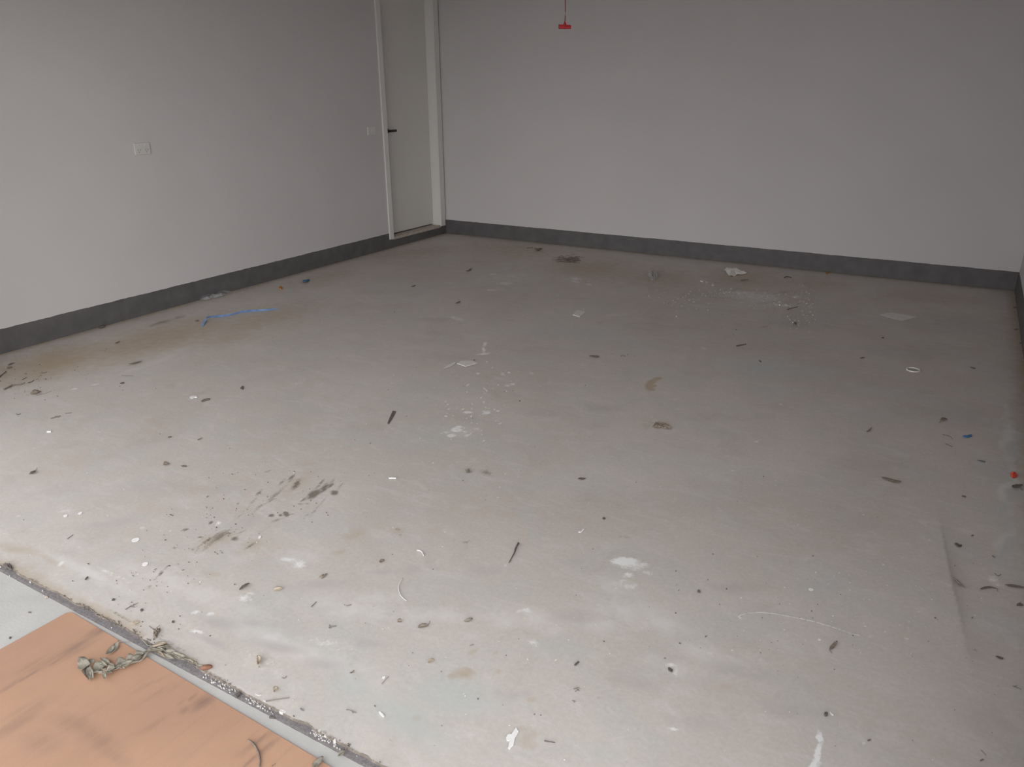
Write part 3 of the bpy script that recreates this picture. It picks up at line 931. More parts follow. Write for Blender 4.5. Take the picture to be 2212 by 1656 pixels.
def chip(label, poly, th=0.0012, m='greychip', tilt=0.0, z=0.0, name='chip', cat='chip', rough=0.0, group=None):
    r = random.Random(label)
    V, F = poly_geo([at(x, y, z) for x, y in poly], th, tilt, r, rough)
    V = settle(V, z + 0.0005)
    return tag(obj(name, V, F, m, None, centre(V, z)), label, cat, group)


def blob_px(px, py, rx, ry, r, n=9, ang=0.0, j=0.25):
    c, s = math.cos(math.radians(ang)), math.sin(math.radians(ang))
    out = []
    for k in range(n):
        a = 2 * math.pi * k / n
        q = r.uniform(1 - j, 1 + j)
        u, v = math.cos(a) * rx * q, math.sin(a) * ry * q
        out.append((px + u * c - v * s, py + u * s + v * c))
    return out


def crumple(label, poly, h, m, name, cat, z=0.0, rings=5, wall=None):
    """a crumpled sheet: rings of points between its outline and its middle, folded up at random"""
    r = random.Random(label)
    P = [at(x, y, z) for x, y in poly]
    P2 = []
    for a, b in zip(P, P[1:] + P[:1]):
        P2 += [a, a.lerp(b, 0.5)]
    c = sum(P2, Vector()) / len(P2)
    n = len(P2)
    V, F = [], []
    for k in range(rings):
        f = 1 - k / rings
        for i, p in enumerate(P2):
            q = c.lerp(p, f)
            zz = h * (0.18 + 0.82 * r.random()) * (0.35 + 0.65 * math.sin(math.pi * (1 - f * 0.8))) if k else h * 0.35 * r.random() ** 2
            V.append(Vector((q.x + r.uniform(-1, 1) * h * 0.15, q.y + r.uniform(-1, 1) * h * 0.15, zz)))
    V.append(Vector((c.x, c.y, h * 0.6)))
    for k in range(rings - 1):
        for i in range(n):
            F.append([k * n + i, k * n + (i + 1) % n, (k + 1) * n + (i + 1) % n, (k + 1) * n + i])
    for i in range(n):
        F.append([(rings - 1) * n + i, (rings - 1) * n + (i + 1) % n, rings * n])
    k0 = len(V)
    V += [v - Vector((0, 0, 0.0005)) for v in V]
    F += [[a + k0 for a in reversed(f)] for f in F]
    for i in range(n):
        F.append([i, (i + 1) % n, k0 + (i + 1) % n, k0 + i])
    if wall is not None:
        V = [Vector((max(v[0], wall), v[1], v[2])) for v in V]
    V = settle(V, z + 0.0006)
    return tag(obj(name, V, F, m, None, centre(V, z)), label, cat)


def tuft(label, px, py, rx, ry, n, h, m, name, cat, lenf=0.9, rad=0.0009):
    r = random.Random(label)
    V, F = [], []
    for i in range(n):
        a, q = r.uniform(0, 6.28), r.random() ** 0.6
        x, y = px + rx * q * math.cos(a), py + ry * q * math.sin(a)
        b = r.uniform(-0.5, 0.5) + (math.pi if r.random() < 0.5 else 0)
        ln = rx * lenf * r.uniform(0.3, 1.0)
        pts = [at(x, y), at(x + ln * 0.5 * math.cos(b), y + ln * 0.25 * math.sin(b) + r.uniform(-1, 1)), at(x + ln * math.cos(b), y + ln * 0.5 * math.sin(b))]
        z0 = h * r.random() * (1 - q * 0.6)
        P = resample(pts, 6)
        v, f = tube_geo([p + Vector((0, 0, rad + z0 * math.sin(math.pi * k / 5))) for k, p in enumerate(P)], rad * r.uniform(0.6, 1.3), 4)
        k0 = len(V)
        V += v
        F += [[k0 + e for e in g] for g in f]
    V = settle(V, 0.0005)
    return tag(obj(name, V, F, m, None, centre(V, 0)), label, cat)


def strap_blue():
    px = [(436.5, 705.5), (441, 695), (444, 688.5), (447, 687), (462, 685.8), (476, 684.8), (488, 683), (497.6, 681.2), (511, 678), (524.8, 674.8), (540, 673), (555, 672), (567, 671.4), (578, 670.8), (590, 669.3), (599.6, 667.9)]
    lift = [0.0, 0.008, 0.020, 0.022, 0.012, 0.004, 0.003, 0.006, 0.010, 0.006, 0.003, 0.002, 0.002, 0.001, 0.001, 0.0]
    tw = [0.1, 0.15, 0.5, 0.9, 1.1, 1.1, 1.0, 0.9, 1.0, 1.1, 1.0, 1.0, 0.95, 0.9, 0.9, 0.8]
    rows = []
    P = []
    for (x, y), zz in zip(px, lift):
        P.append(at(x, y, zz))
    for i, p in enumerate(P):
        d = P[min(i + 1, len(P) - 1)] - P[max(i - 1, 0)]
        d.z = 0
        d.normalize()
        s = Vector((d.y, -d.x, 0))
        w = (0.005, 0.0085, 0.0095)[min(2, len(P) - 1 - i, i + 1)]
        row = []
        for v in (-1, 0, 1):
            row.append(p + s * (w * v * math.cos(tw[i])) + Vector((0, 0, w * (1 + v) * math.sin(tw[i]))))
        rows.append(row)
    V, F = sheet_geo(rows, 0.0008)
    for i, v in enumerate(V):
        if v.z < 0.0008:
            v.z = 0.0008 + 0.0002 * (i % 2)
    tag(obj('packing_strap', V, F, 'blue', None, centre(V, 0)), 'long blue plastic packing strap with a kinked end on the brown stained floor', 'strap')


def ring_lid():
    c = at(1972.5, 799.5)
    w = (at(1986.5, 799.5) - at(1958.5, 799.5)).length / 2
    V, F = [], []
    prof = [(1.0, 0.0005), (1.0, 0.006), (0.95, 0.0075), (0.87, 0.006), (0.84, 0.002), (0.0, 0.002)]
    n = 32
    for rr, zz in prof[:-1]:
        for k in range(n):
            a = 2 * math.pi * k / n
            V.append(Vector((w * rr * math.cos(a), w * rr * math.sin(a), zz)))
    for i in range(len(prof) - 2):
        for k in range(n):
            F.append([i * n + k, i * n + (k + 1) % n, (i + 1) * n + (k + 1) % n, (i + 1) * n + k])
    o = tag(obj('round_lid', V, F, 'paperwhite', None, None, smooth=True), 'round white plastic lid with a raised rim lying on the dark floor', 'lid')
    o.location = c
    V = [Vector((w * 0.85 * math.cos(2 * math.pi * k / n), w * 0.86 * math.sin(2 * math.pi * k / n), 0.0018)) for k in range(n)]
    V += [v - Vector((0, 0, 0.001)) for v in V]
    d = obj('lid_disc', V, [list(range(n)), list(range(2 * n - 1, n - 1, -1))] + [[k, (k + 1) % n, n + (k + 1) % n, n + k] for k in range(n)], 'smear', o)


def dry_vine():
    """withered strand of leaves: one arm lies on the board, the other along the rebate"""
    c = at(325, 1406, PLY)
    t = empty('dried_vine', c, 'withered grey green vine strand draped over the edge of the hardboard sheet', 'vine')
    r = random.Random(11)
    arms = [([(196, 1458), (222, 1452), (250, 1446), (280, 1438), (300, 1430), (317, 1418), (329, 1404), (340, 1400)], PLY, 0.0032),
            ([(340, 1400), (360, 1409), (385, 1420), (405, 1428), (424, 1433), (436, 1438)], -0.003, 0.0028),
            ([(244, 1444), (236, 1432), (230, 1424)], PLY, 0.002), ([(330, 1402), (318, 1392), (308, 1386)], PLY, 0.0016)]
    for pts, z, rad in arms:
        P = resample([at(x, y, z) for x, y in pts], len(pts) * 3)
        V, F = tube_geo([p + Vector((0, 0, rad + 0.002 + 0.004 * math.sin(i * 1.1))) for i, p in enumerate(P)], [rad * r.uniform(0.8, 1.2) for _ in P], 6)
        obj('stem', [v - c for v in V], F, 'leafgrey', t, smooth=True)
    # px, py, angle of the leaf in the picture, length and width in px, material
    L = [((170, 1453), (192, 1443), 22, 0), ((186, 1443), (193, 1468), 20, 0), ((192, 1444), (201, 1466), 15, 0), ((193, 1441), (204, 1434), 10, 0), ((200, 1450), (222, 1443), 14, 0),
         ((206, 1454), (232, 1450), 9, 1), ((219, 1449), (230, 1462), 11, 1), ((223, 1456), (227, 1473), 10, 0), ((226, 1450), (240, 1458), 9, 0), ((234, 1444), (216, 1436), 10, 0),
         ((238, 1440), (222, 1429), 13, 0), ((229, 1421), (246, 1403), 9, 0), ((236, 1418), (254, 1394), 13, 0), ((234, 1438), (247, 1446), 10, 0), ((242, 1453), (262, 1441), 12, 0),
         ((252, 1442), (270, 1433), 12, 0), ((262, 1446), (284, 1436), 12, 0), ((260, 1440), (268, 1445), 7, 1), ((272, 1438), (292, 1428), 13, 0), ((284, 1437), (304, 1423), 12, 0),
         ((290, 1428), (309, 1417), 10, 0), ((304, 1424), (320, 1411), 10, 0), ((314, 1417), (330, 1402), 8, 0), ((232, 1457), (248, 1451), 9, 0)]
    L2 = [((322, 1405), (348, 1410), 12, 0), ((332, 1404), (356, 1398), 11, 1), ((344, 1402), (366, 1404), 12, 0), ((350, 1396), (364, 1402), 9, 1), ((336, 1410), (352, 1420), 12, 1), ((356, 1410), (380, 1416), 11, 0), ((362, 1406), (376, 1409), 8, 1),
          ((372, 1416), (396, 1425), 9, 0), ((382, 1414), (398, 1421), 8, 1), ((390, 1424), (414, 1432), 7, 0), ((398, 1421), (420, 1430), 6, 1), ((352, 1414), (372, 1424), 9, 0)]
    for lst, z in ((L, PLY), (L2, -0.004)):
        for a, b, w, mt in lst:
            b = (b[0] + 0.25 * (b[0] - a[0]), b[1] + 0.25 * (b[1] - a[1]))
            P = [at(*a, z), at((a[0] + b[0]) / 2 + r.uniform(-3, 3), (a[1] + b[1]) / 2 + r.uniform(-2, 2), z), at(*b, z)]
            d = (P[-1] - P[0]).normalized()
            hw = across(a[0], a[1], Vector((d.y, -d.x, 0)), w * 1.2, z) / 2
            V, F = leaf_geo(P, min(hw, 0.7 * (P[-1] - P[0]).length), r, r.uniform(0.35, 0.9), r.uniform(0.0, 0.35), 8, r.uniform(0.9, 1.4))
            V = settle(V, z + 0.001 + r.random() * 0.009)
            obj('leaf', [v - c for v in V], F, 'leaftan' if mt else 'leafgrey', t, smooth=True)
    # brown husk that the strand ends on
    z = -0.004
    P = [at(434, 1447, z), at(446, 1446, z), at(459, 1443, z)]
    V, F = tube_geo([p + Vector((0, 0, 0.0075)) for p in resample(P, 8)], [0.004, 0.007, 0.0082, 0.0085, 0.0085, 0.008, 0.0065, 0.003], 10)
    V = settle(V, z)
    tag(obj('seed_pod', V, F, 'leafred', None, centre(V, z), smooth=True), 'reddish brown curled pod on the dark door strip at the end of the vine', 'pod')
    for nm, pp, w in (('pale curled leaf like a bow against the reddish brown pod', [(421, 1432), (424, 1440), (428, 1446)], 9), ('smaller pale leaf curl touching the reddish brown pod', [(435, 1439), (438, 1444), (439, 1449)], 7)):
        leaf(nm, pp, w, 'leaftan', fold=1.2, curl=0.5, z=-0.004)


def build_litter():
    dry_vine()
    strap_blue()
    ring_lid()
    # --- along the wall with the door
    crumple('crumpled clear plastic film against the dark plinth near the blue strap', [(422, 646), (426, 641), (436, 640), (446, 643), (465, 637), (482, 630), (491, 628), (489, 636), (482, 641), (464, 645), (446, 649), (432, 648)], 0.03, 'film', 'plastic_film', 'plastic', rings=4, wall=0.006)
    chip('small tan card offcut lying along the blue strap', [(547.5, 665.6), (560, 664.6), (572.5, 664.3), (573.6, 666.9), (568, 669), (549.7, 668.9)], 0.002, 'card', 0.0, 0.0, 'card_scrap', 'card')
    chip('blue plastic scrap by the door wall beyond the blue strap', [(653, 609), (656, 606), (661, 605.5), (665, 603.5), (669, 604.5), (667, 608), (661, 612), (655, 612)], 0.004, 'bluebit', 0.1, 0, 'plastic_scrap', 'plastic')
    chip('orange crumb on the floor between blue strap and blue scrap', [(602, 622), (605, 619), (609, 620), (611, 622), (608, 625), (604, 625)], 0.006, 'orange', 0, 0, 'orange_crumb', 'crumb', 0.001)
    leaf('dark crumpled leaf pressed against the plinth of the door wall', [(214, 711), (222, 708), (229, 706)], 6, 'leafdark', fold=0.9)
    leaf('small brown leaf scrap nearest the plinth, before the dark leaf', [(248, 743), (260, 738)], 5, 'leaf')
    leaf('small brown leaf at the kinked end of the blue strap', [(421, 694), (430, 693)], 3, 'leaf')
    leaf('dark brown split leaf on the tan floor at the photo edge near the plinth', [(17, 790), (24, 787), (31, 785)], 4, 'leafdark')
    leaf('thin curved leaf scrap just below the dark split leaf', [(16, 797), (21, 794), (27, 794.5)], 2.6, 'leaf')
    twig('straight dark stick running out of the photo edge', [(-4, 817), (5, 810), (14, 803.5)], 3, 'twig')
    twig('long knobbly dark twig below the straight stick', [(9, 842), (18, 838), (23, 835), (30, 832.3), (38, 832.3), (44, 832.6), (54, 828.6)], 3.2, 'twig', branches=[[(18, 838), (24, 838.6)], [(20, 836), (26, 831.5)]])
    twig('thin short twig beside the long knobbly twig', [(48, 820.8), (58, 815.6)], 1.8, 'twig')
    twig('bent twig tip pointing at the long knobbly twig', [(61, 827.8), (69, 824.8), (73, 822)], 2.2, 'twig')
    twig('thin curved bark sliver above the brown leaf with long stalk', [(90, 805.5), (96, 806), (101, 804.6)], 2.0, 'twig')
    leaf('brown curled leaf with a long trailing stalk', [(66, 853.5), (76, 851), (87, 847.5)], 7, 'leaf', [(78, 854.5), (90, 851.5), (100, 849.5), (108, 846.5), (112, 844)], 0.8)
    leaf('long narrow brown leaf on the pale scuffed patch', [(277, 788.5), (290, 785.5), (307, 781.5)], 4.5, 'leaf', fold=0.3)
    twig('thin pale brown twig under the long narrow leaf', [(263, 812), (288, 812.3)], 1.6, 'twig')
    chip('small dark bark flake under the thin pale twig', [(259, 828.5), (263, 826), (268, 826), (267, 828.5), (262, 829.5)], 0.003, 'leafdark', 0, 0, 'bark_flake', 'bark')
    chip('white chip with a square end, the larger of two white bits near the door wall', [(410, 857.5), (413, 855.5), (425, 855), (426, 858.5), (420, 859), (417, 860.5), (411, 860)], 0.002, 'white', 0, 0, 'paint_chip', 'paint chip')
    chip('grey bark piece beside the square ended white chip', [(434.5, 867), (441, 863), (453, 860.5), (452, 864), (443, 866.5), (436, 869)], 0.004, 'twig', 0.05, 0, 'bark_flake', 'bark')
    twig('dead twig with small leaf shreds on the open floor by the door wall', [(110, 904.5), (119, 902), (131, 898.8)], 2.4, 'twig', branches=[[(118, 902), (121, 899)], [(122, 901.5), (128, 902)]])
    twig('straight pin like twig beside the shredded twig', [(141, 893.2), (155.5, 892)], 1.8, 'twig')
    twig('little crooked twig nearest the photo edge', [(35, 894.5), (39, 896.5), (45, 893.8)], 1.8, 'twig')
    chip('tiny bright white block with a dark end', [(101, 932), (110, 931.6), (110.5, 933.6), (101.5, 934.2)], 0.005, 'white', 0, 0, 'paint_chip', 'paint chip')
    leaf('dark withered leaf with upright stalk on bare pale floor', [(63.5, 1026), (70, 1023), (77, 1018)], 9, 'leafdark', [(75, 1020), (78, 1016), (80, 1010)], 0.7)
    leaf('faded brown leaf above the dark scuff marks', [(353, 1006), (359, 1004), (366, 1002)], 6, 'leaf', fold=0.6)
    chip('dark sliver beside the faded brown leaf', [(392, 1007), (397, 1005.5), (403, 1006.5), (402, 1008.5), (394, 1008.5)], 0.003, 'leafdark', 0, 0, 'bark_flake', 'bark')
    leaf('narrow brown leaf tip between white flecks', [(426, 951.5), (431, 949), (437, 945.5)], 3.2, 'leaf')
    leaf('tiny dark leaf near the narrow brown leaf tip', [(363, 945.5), (370, 943)], 4, 'leafdark')
    chip('small dark triangular bark chip alone on the smooth floor', [(519, 839.5), (521, 836), (525, 833.8), (526, 838), (524, 842)], 0.004, 'leafdark', 0, 0, 'bark_flake', 'bark')
    # --- middle of the floor
    chip('dark grey tapered strip standing on its narrow frayed end', [(848.4, 887), (855.4, 888.3), (852, 896), (846, 906), (840, 915.8), (836.8, 915), (841, 904)], 0.002, 'twigdark', 0.0, 0, 'rubber_strip', 'strip')
    twig('short round white stick near the dark scuff marks', [(840, 1034), (848, 1034), (856, 1034)], 3.4, 'white', 0, 'white_stick', 'stick', taper=0.0)
    chip('narrow pointed strip of paper beside the folded paper square', [(958, 796.3), (966, 790), (980, 782.5), (987.5, 780.8), (982, 787), (972, 793)], 0.0012, 'paper', 0.02, 0, 'paper_strip', 'paper')
    chip('square of grey paper folded at one corner in the middle of the floor', [(986.7, 785.8), (996, 780.2), (1008, 779.3), (1018, 780), (1025, 782), (1032, 784.5), (1028, 786.5), (1005.7, 792.5)], 0.003, 'paper', 0.02, 0, 'paper_scrap', 'paper')
    chip('small torn piece of tan board towards the back wall', [(1237, 680.5), (1246, 671), (1256, 671.8), (1265, 674), (1259, 680), (1252, 685)], 0.004, 'paper', 0.0, 0, 'card_scrap', 'card')
    leaf('flat brown grey leaf fragment on the blue grey streak', [(1273, 770.5), (1283, 770), (1294, 773)], 6.5, 'leaf', fold=0.25)
    twig('small hooked brown stalk beside the flat leaf fragment', [(1341, 769.5), (1346, 768.5), (1351, 771)], 2.2, 'twig')
    tuft('small dry nest like tuft beside the grey damp mark', 1010, 1018, 8.5, 4.5, 26, 0.012, 'leafgrey', 'dry_tuft', 'tuft', 1.0, 0.0011)
    leaf('smooth dark oval leaf lying flat in the middle floor', [(1248, 1034.5), (1256, 1034.3), (1265, 1033.6)], 5.5, 'leafdark', fold=0.1, curl=0.05)
    twig('dark two piece stick pointing at the door', [(1591, 748), (1600, 746.5), (1612, 744.2)], 3, 'twigdark')
    chip('small black flake below the dark two piece stick', [(1639, 779), (1641, 778.6), (1645, 781), (1643, 782)], 0.003, 'twigdark', 0, 0, 'black_flake', 'flake')
    crumple('crumbling dead leaf with a thin stalk in the middle of the floor', [(1409, 922), (1416, 912), (1424, 911), (1436, 914), (1444, 919), (1451, 926), (1440, 927), (1430, 924), (1420, 925.5)], 0.012, 'leaf', 'dead_leaf', 'leaf', rings=4)
    twig('stray thin stalk touching the crumbling dead leaf', [(1390, 910.5), (1400, 911.5), (1412, 914.5)], 1.5, 'leafgrey', 0, 'stalk', 'stalk')
    twig('long split dark stick standing out on the pale floor', [(1120, 1174), (1117, 1180), (1112.5, 1188), (1112.2, 1194), (1107, 1203), (1099.5, 1216.8)], 4, 'twigdark')
    chip('tiny white tick shaped flake beyond the split stick', [(1249, 1149.5), (1251, 1147), (1255, 1148), (1259, 1142.5), (1262, 1143.5), (1258, 1148.5), (1254, 1151)], 0.0015, 'white', 0, 0, 'paint_chip', 'paint chip')
    twig('thick white crescent shaving near the split stick', [(901, 1189.5), (908, 1190.5), (912.5, 1194), (915.5, 1201)], 3, 'spot', 0, 'white_shaving', 'shaving', taper=0.2)
    twig('long thin white curved thread on the pale floor', [(870, 1250), (863.5, 1258), (861, 1266), (861.5, 1276), (865, 1286), (872, 1294), (878, 1298)], 2.0, 'spot', 0, 'white_thread', 'thread', taper=0.2)
    leaf('grey seed leaf near the white curved thread', [(820, 1216), (825, 1212), (830, 1210)], 6.5, 'leaf', fold=0.4)
    leaf('dark rolled leaf pointing at the vine strand', [(517.5, 1275.5), (526, 1269), (538, 1260.5)], 9, 'leafdark', [(536, 1262), (540, 1260)], 0.9, 0.1)
    leaf('pale curled leaf with two dark ends', [(590, 1277), (599, 1275), (611, 1273)], 6, 'leaftan', fold=1.0)
    crumple('crumpled little brown leaf beyond the pale curled one', [(689, 1248), (693, 1242), (699, 1243), (708, 1240), (702, 1246), (695, 1250)], 0.008, 'leaf', 'dead_leaf', 'leaf', rings=3)
    twig('short pale brown twig leaning up from the pale floor', [(672.5, 1311), (678, 1306), (683.5, 1300)], 2.4, 'twig')
    twig('flat brown splinter between the twig and the curled leaves', [(748, 1309.5), (759.5, 1306)], 2.2, 'twig')
    twig('dark star shaped twig bit', [(710, 1356), (718, 1354), (727, 1352.5)], 2.6, 'twig', branches=[[(714, 1354.5), (711.5, 1349.5)], [(716, 1354), (712, 1358)]])
    leaf('bent leaf with its stalk standing up', [(903, 1357), (913, 1353.5), (925, 1352)], 7.5, 'leaf', [(922, 1353), (927, 1349), (928.5, 1341.5)], 0.8)
    leaf('folded greenish leaf with its stalk turned aside', [(1002, 1343.5), (1011, 1342.5), (1021, 1337)], 6.5, 'leafgrey', [(1016, 1340), (1021, 1337)], 0.8)
    leaf('small rolled grey leaf between bent leaf and star shaped twig', [(859, 1345), (863, 1343), (867.5, 1344)], 6, 'leaf', fold=1.0)
    leaf('tan heart shaped curl of leaf', [(925.5, 1434), (930, 1428), (938, 1426)], 9, 'leaftan', fold=0.9)
    leaf('yellowish ring curled leaf beyond the door strip', [(558, 1440), (561, 1430), (557, 1420)], 13, 'leaftan', [(559, 1439), (559.5, 1442.5)], 1.3, 0.3)
    leaf('tan shell like leaf curl next to the long thin twig', [(592, 1496), (596, 1490), (601, 1486)], 9, 'leaftan', fold=1.2)
    twig('long thin twig touching the dark door strip', [(574, 1515.5), (586, 1513.5), (605, 1510.5), (624, 1508)], 2.4, 'twig', branches=[[(618, 1509), (625, 1506.5)]])
    twig('small forked twiglet above the long thin twig', [(609, 1464), (615, 1466), (619, 1460)], 1.8, 'twig')
    leaf('pale hooked leaf shred on the greenish floor patch', [(755, 1454.5), (761, 1453.5), (765, 1448)], 3.5, 'leaf')
    twig('thin twig with a knot in its middle', [(748, 1533.5), (758, 1534.5), (762, 1537), (770, 1540)], 2.2, 'twig', branches=[[(760, 1536), (763, 1541)]])
    chip('small grey flake before the knotted twig', [(648, 1531), (651, 1530.5), (656, 1534), (654, 1535.5), (650, 1534)], 0.003, 'greychip', 0, 0, 'grey_flake', 'flake')
    chip('long white chip shaped like a grain of rice', [(818.5, 1537), (821, 1536.8), (827, 1542), (830.7, 1547), (829, 1549.3), (825, 1547), (820, 1541)], 0.002, 'white', 0, 0, 'paint_chip', 'paint chip')
    chip('round white chip at the tip of a fine stalk', [(825.5, 1464), (828, 1461.5), (832.5, 1461), (832, 1464), (828, 1466.8)], 0.002, 'white', 0, 0, 'paint_chip', 'paint chip')
    twig('fine stalk leading to the round white chip', [(825, 1477.5), (831, 1470), (840, 1461)], 1.4, 'twig', 0, 'stalk', 'stalk')
    chip('large jagged white paint flake at the bottom of the floor', [(1115.5, 1570.5), (1117, 1575), (1120.5, 1579.5), (1117, 1587), (1112, 1594.6), (1111, 1602), (1109, 1609.6), (1104, 1615), (1100.5, 1619.3), (1097.7, 1616), (1099, 1608), (1100.5, 1600), (1097, 1601.5), (1094, 1598), (1093.4, 1592.4), (1096, 1587), (1100.5, 1585.3), (1105, 1586), (1110, 1578)], 0.0016, 'white', 0.004, 0, 'paint_flake', 'paint flake')
    twig('dark brown splinter next to the large jagged white flake', [(1176, 1601), (1187, 1602.5), (1198.5, 1604)], 2.8, 'twigdark')
    chip('dark square ended stick stub on a white mark', [(1240, 1437), (1248.5, 1429.8), (1251.5, 1430.6), (1243, 1438.2)], 0.004, 'twigdark', 0, 0, 'stick_stub', 'stick')
    twig('little bunch of crossed dark twig bits', [(1239, 1488.5), (1246, 1487), (1251, 1485)], 2, 'twig', branches=[[(1242, 1494), (1250, 1489)], [(1246, 1489), (1252, 1493)]])
    twig('short forked twig bit below the crossed twigs', [(1236, 1513.5), (1241, 1515), (1244, 1515.5)], 2, 'twig', branches=[[(1240, 1515), (1240, 1517.5)]])
    twig('fine brown needle among the pale chalky marks', [(1015, 1395), (1023, 1392)], 1.5, 'twig')
    chip('black slate like chip beside the pale square mark', [(1443, 1443), (1446, 1442.8), (1453.3, 1448.4), (1450.5, 1452.8), (1443.5, 1448.5)], 0.004, 'twigdark', 0.05, 0, 'slate_chip', 'chip')
    # --- back of the room
    crumple('crumpled white paper near the back wall', [(1563.6, 584.3), (1567.5, 580.5), (1574.4, 580), (1580, 584), (1585, 581.5), (1594.7, 583), (1601.4, 588), (1613, 591.2), (1601, 593.2), (1591, 594), (1585, 597.5), (1576.3, 597), (1571.5, 590)], 0.035, 'paperwhite', 'crumpled_paper', 'paper', rings=4)
    crumple('crumpled clear plastic scrap near the back wall', [(1396, 592), (1400, 588), (1408, 587.5), (1416, 588), (1420, 592), (1421, 600), (1415, 606), (1408, 606.5), (1402, 600)], 0.04, 'film', 'plastic_film', 'plastic', rings=4)
    tuft('heap of dark stringy dry grass before the back wall', 1230, 561, 26, 7.5, 46, 0.03, 'leafdark', 'dry_grass', 'grass', 0.9, 0.0017)
    chip('flat sheet of translucent grey paper near the far corner of the back wall', [(1899, 680), (1912, 677), (1927, 675.2), (1954, 680), (1980, 685), (1968, 688.5), (1948.5, 693.3), (1922, 687)], 0.0015, 'paper', 0.0, 0, 'paper_sheet', 'paper', 0.0008)
    leaf('dark little leaf with a raised tip in front of the back wall', [(1006, 587.5), (1012, 585.5), (1019, 582.5)], 4.5, 'leafdark', fold=0.6, curl=0.3)
    twig('faint thin twig right before the plinth of the back wall', [(1138, 536.3), (1151, 535)], 1.8, 'twig')
    leaf('thin winged leaf scrap near the plinth of the back wall', [(1156, 539.5), (1163, 541.5), (1171, 539.5)], 3.5, 'leaf')
    leaf('small dark leaf upright among white scuffs towards the door', [(983.5, 656.5), (989, 655), (994, 652.5)], 5, 'leafdark', fold=0.9)
    leaf('brown crumb of leaf standing near the door', [(888, 620), (893, 619), (898, 617.5)], 4, 'leaf', fold=0.8)
    twig('curved black twig near the crumpled white paper', [(1694, 600.5), (1698, 598.2), (1704, 598.6), (1709.5, 600.2)], 2.4, 'twigdark')
    twig('thin dark stalk below the crumpled white paper', [(1601, 606), (1609, 604.8), (1617, 604.3)], 1.8, 'twig')
    chip('orange crumb against the plinth of the back wall', [(1784, 590), (1785, 587.5), (1788, 587.5), (1789, 590), (1787, 592.5), (1784.5, 592.5)], 0.009, 'orange', 0, 0, 'orange_crumb', 'crumb', 0.001)
    chip('bright white shard glinting among plaster crumbs', [(1682.3, 662.5), (1683, 658.5), (1684.5, 657.8), (1685, 660), (1687, 658.2), (1686.5, 661), (1685, 663)], 0.006, 'white', 0.2, 0, 'white_shard', 'shard')
    twig('thin dark splinter lying across the plaster crumbs', [(1700, 669.3), (1711, 666), (1723, 663)], 1.7, 'twigdark')
    chip('rounded grey pebble with a pale rim below the plaster crumbs', [(1713, 701), (1715, 698.5), (1719, 698.3), (1721, 700.5), (1719, 702.5), (1715, 702.6)], 0.010, 'grit', 0, 0, 'pebble', 'stone', 0.001)
    for lb, q in zip(('long white plaster lump below the crumpled paper, farthest of a row of three', 'small middle plaster lump in the row of three below the crumpled paper', 'upright white plaster lump nearest the thin dark stalk'), [[(1512, 607), (1518, 606), (1522, 608), (1519, 610), (1514, 609)], [(1524, 610), (1527, 609), (1529.5, 611), (1526, 612)], [(1538, 614.5), (1540.5, 613), (1543.5, 616.5), (1540, 617.5), (1538, 617)]]):
        chip(lb, q, 0.008, 'plaster', 0, 0, 'plaster_lump', 'plaster', 0.001, 'row of plaster lumps')
    # --- towards the far side wall
    leaf('brown rounded leaf between the round lid and the dark stick', [(1858, 775), (1862, 773.5), (1868, 772.5)], 5, 'leafdark', fold=0.4)
    chip('black flake beyond the round lid', [(1904, 730), (1906, 729), (1909.5, 729.5), (1908, 731.2)], 0.004, 'twigdark', 0, 0, 'black_flake', 'flake')
    chip('flat grey flake level with the round lid by the side wall', [(2095, 793), (2101, 793.3), (2107, 795.4), (2105, 797), (2098, 795)], 0.002, 'twig', 0, 0, 'grey_flake', 'flake')
    leaf('curled brown leaf with a thin stalk near the blue scrap', [(2031, 910), (2038, 908), (2046, 907.5)], 8, 'leaf', [(2032, 910), (2028, 914)], 0.9)
    chip('bright blue torn scrap by the side wall', [(2078, 943), (2083, 941), (2089, 942), (2093, 940), (2099, 939.5), (2099, 943), (2093, 945), (2083, 945)], 0.004, 'bluebit', 0.05, 0, 'plastic_scrap', 'plastic')
    leaf('slender grey leaf standing away from the side wall', [(1871, 935), (1877, 930), (1882.5, 925)], 4.5, 'leaf', fold=0.5)
    twig('curved thin stalk below the curled brown leaf', [(2036, 938.8), (2044, 940), (2053, 943.5), (2057.5, 949.5)], 1.6, 'twig', 0, 'stalk', 'stalk')
    twig('short flat splinter below the curved thin stalk', [(2042, 959), (2049, 962), (2057, 966)], 2, 'twig')
    chip('blue grey splinter beside the red scrap', [(2110, 994), (2118, 994.5), (2127.5, 997), (2126, 999), (2117, 997.5)], 0.003, 'greychip', 0, 0, 'grey_splinter', 'splinter')
    crumple('red torn plastic scrap by the side wall', [(2182, 1024), (2184, 1020), (2188, 1022), (2192, 1019.5), (2196, 1023), (2198, 1029), (2193, 1032), (2187, 1033), (2183, 1029)], 0.012, 'redbit', 'plastic_scrap', 'plastic', rings=3)
    leaf('brown triangular leaf below the red scrap', [(2186, 1055.5), (2197, 1052.5), (2208, 1050)], 15, 'leafdark', [(2204, 1055), (2209, 1060)], 0.7, 0.2, blunt=0.6)
    leaf('long narrow brown leaf bent like a bow on the side floor', [(1903, 1033.5), (1914, 1035.5), (1925, 1039.5), (1935, 1041.7), (1946, 1042)], 5, 'leaf', fold=0.3)
    chip('dark crooked bark piece beside the shallow floor ridge', [(2062, 1174.2), (2067, 1173.8), (2071, 1178), (2078, 1178.5), (2076.5, 1181), (2069, 1181.5), (2064, 1177.5)], 0.004, 'twigdark', 0.02, 0, 'bark_flake', 'bark')
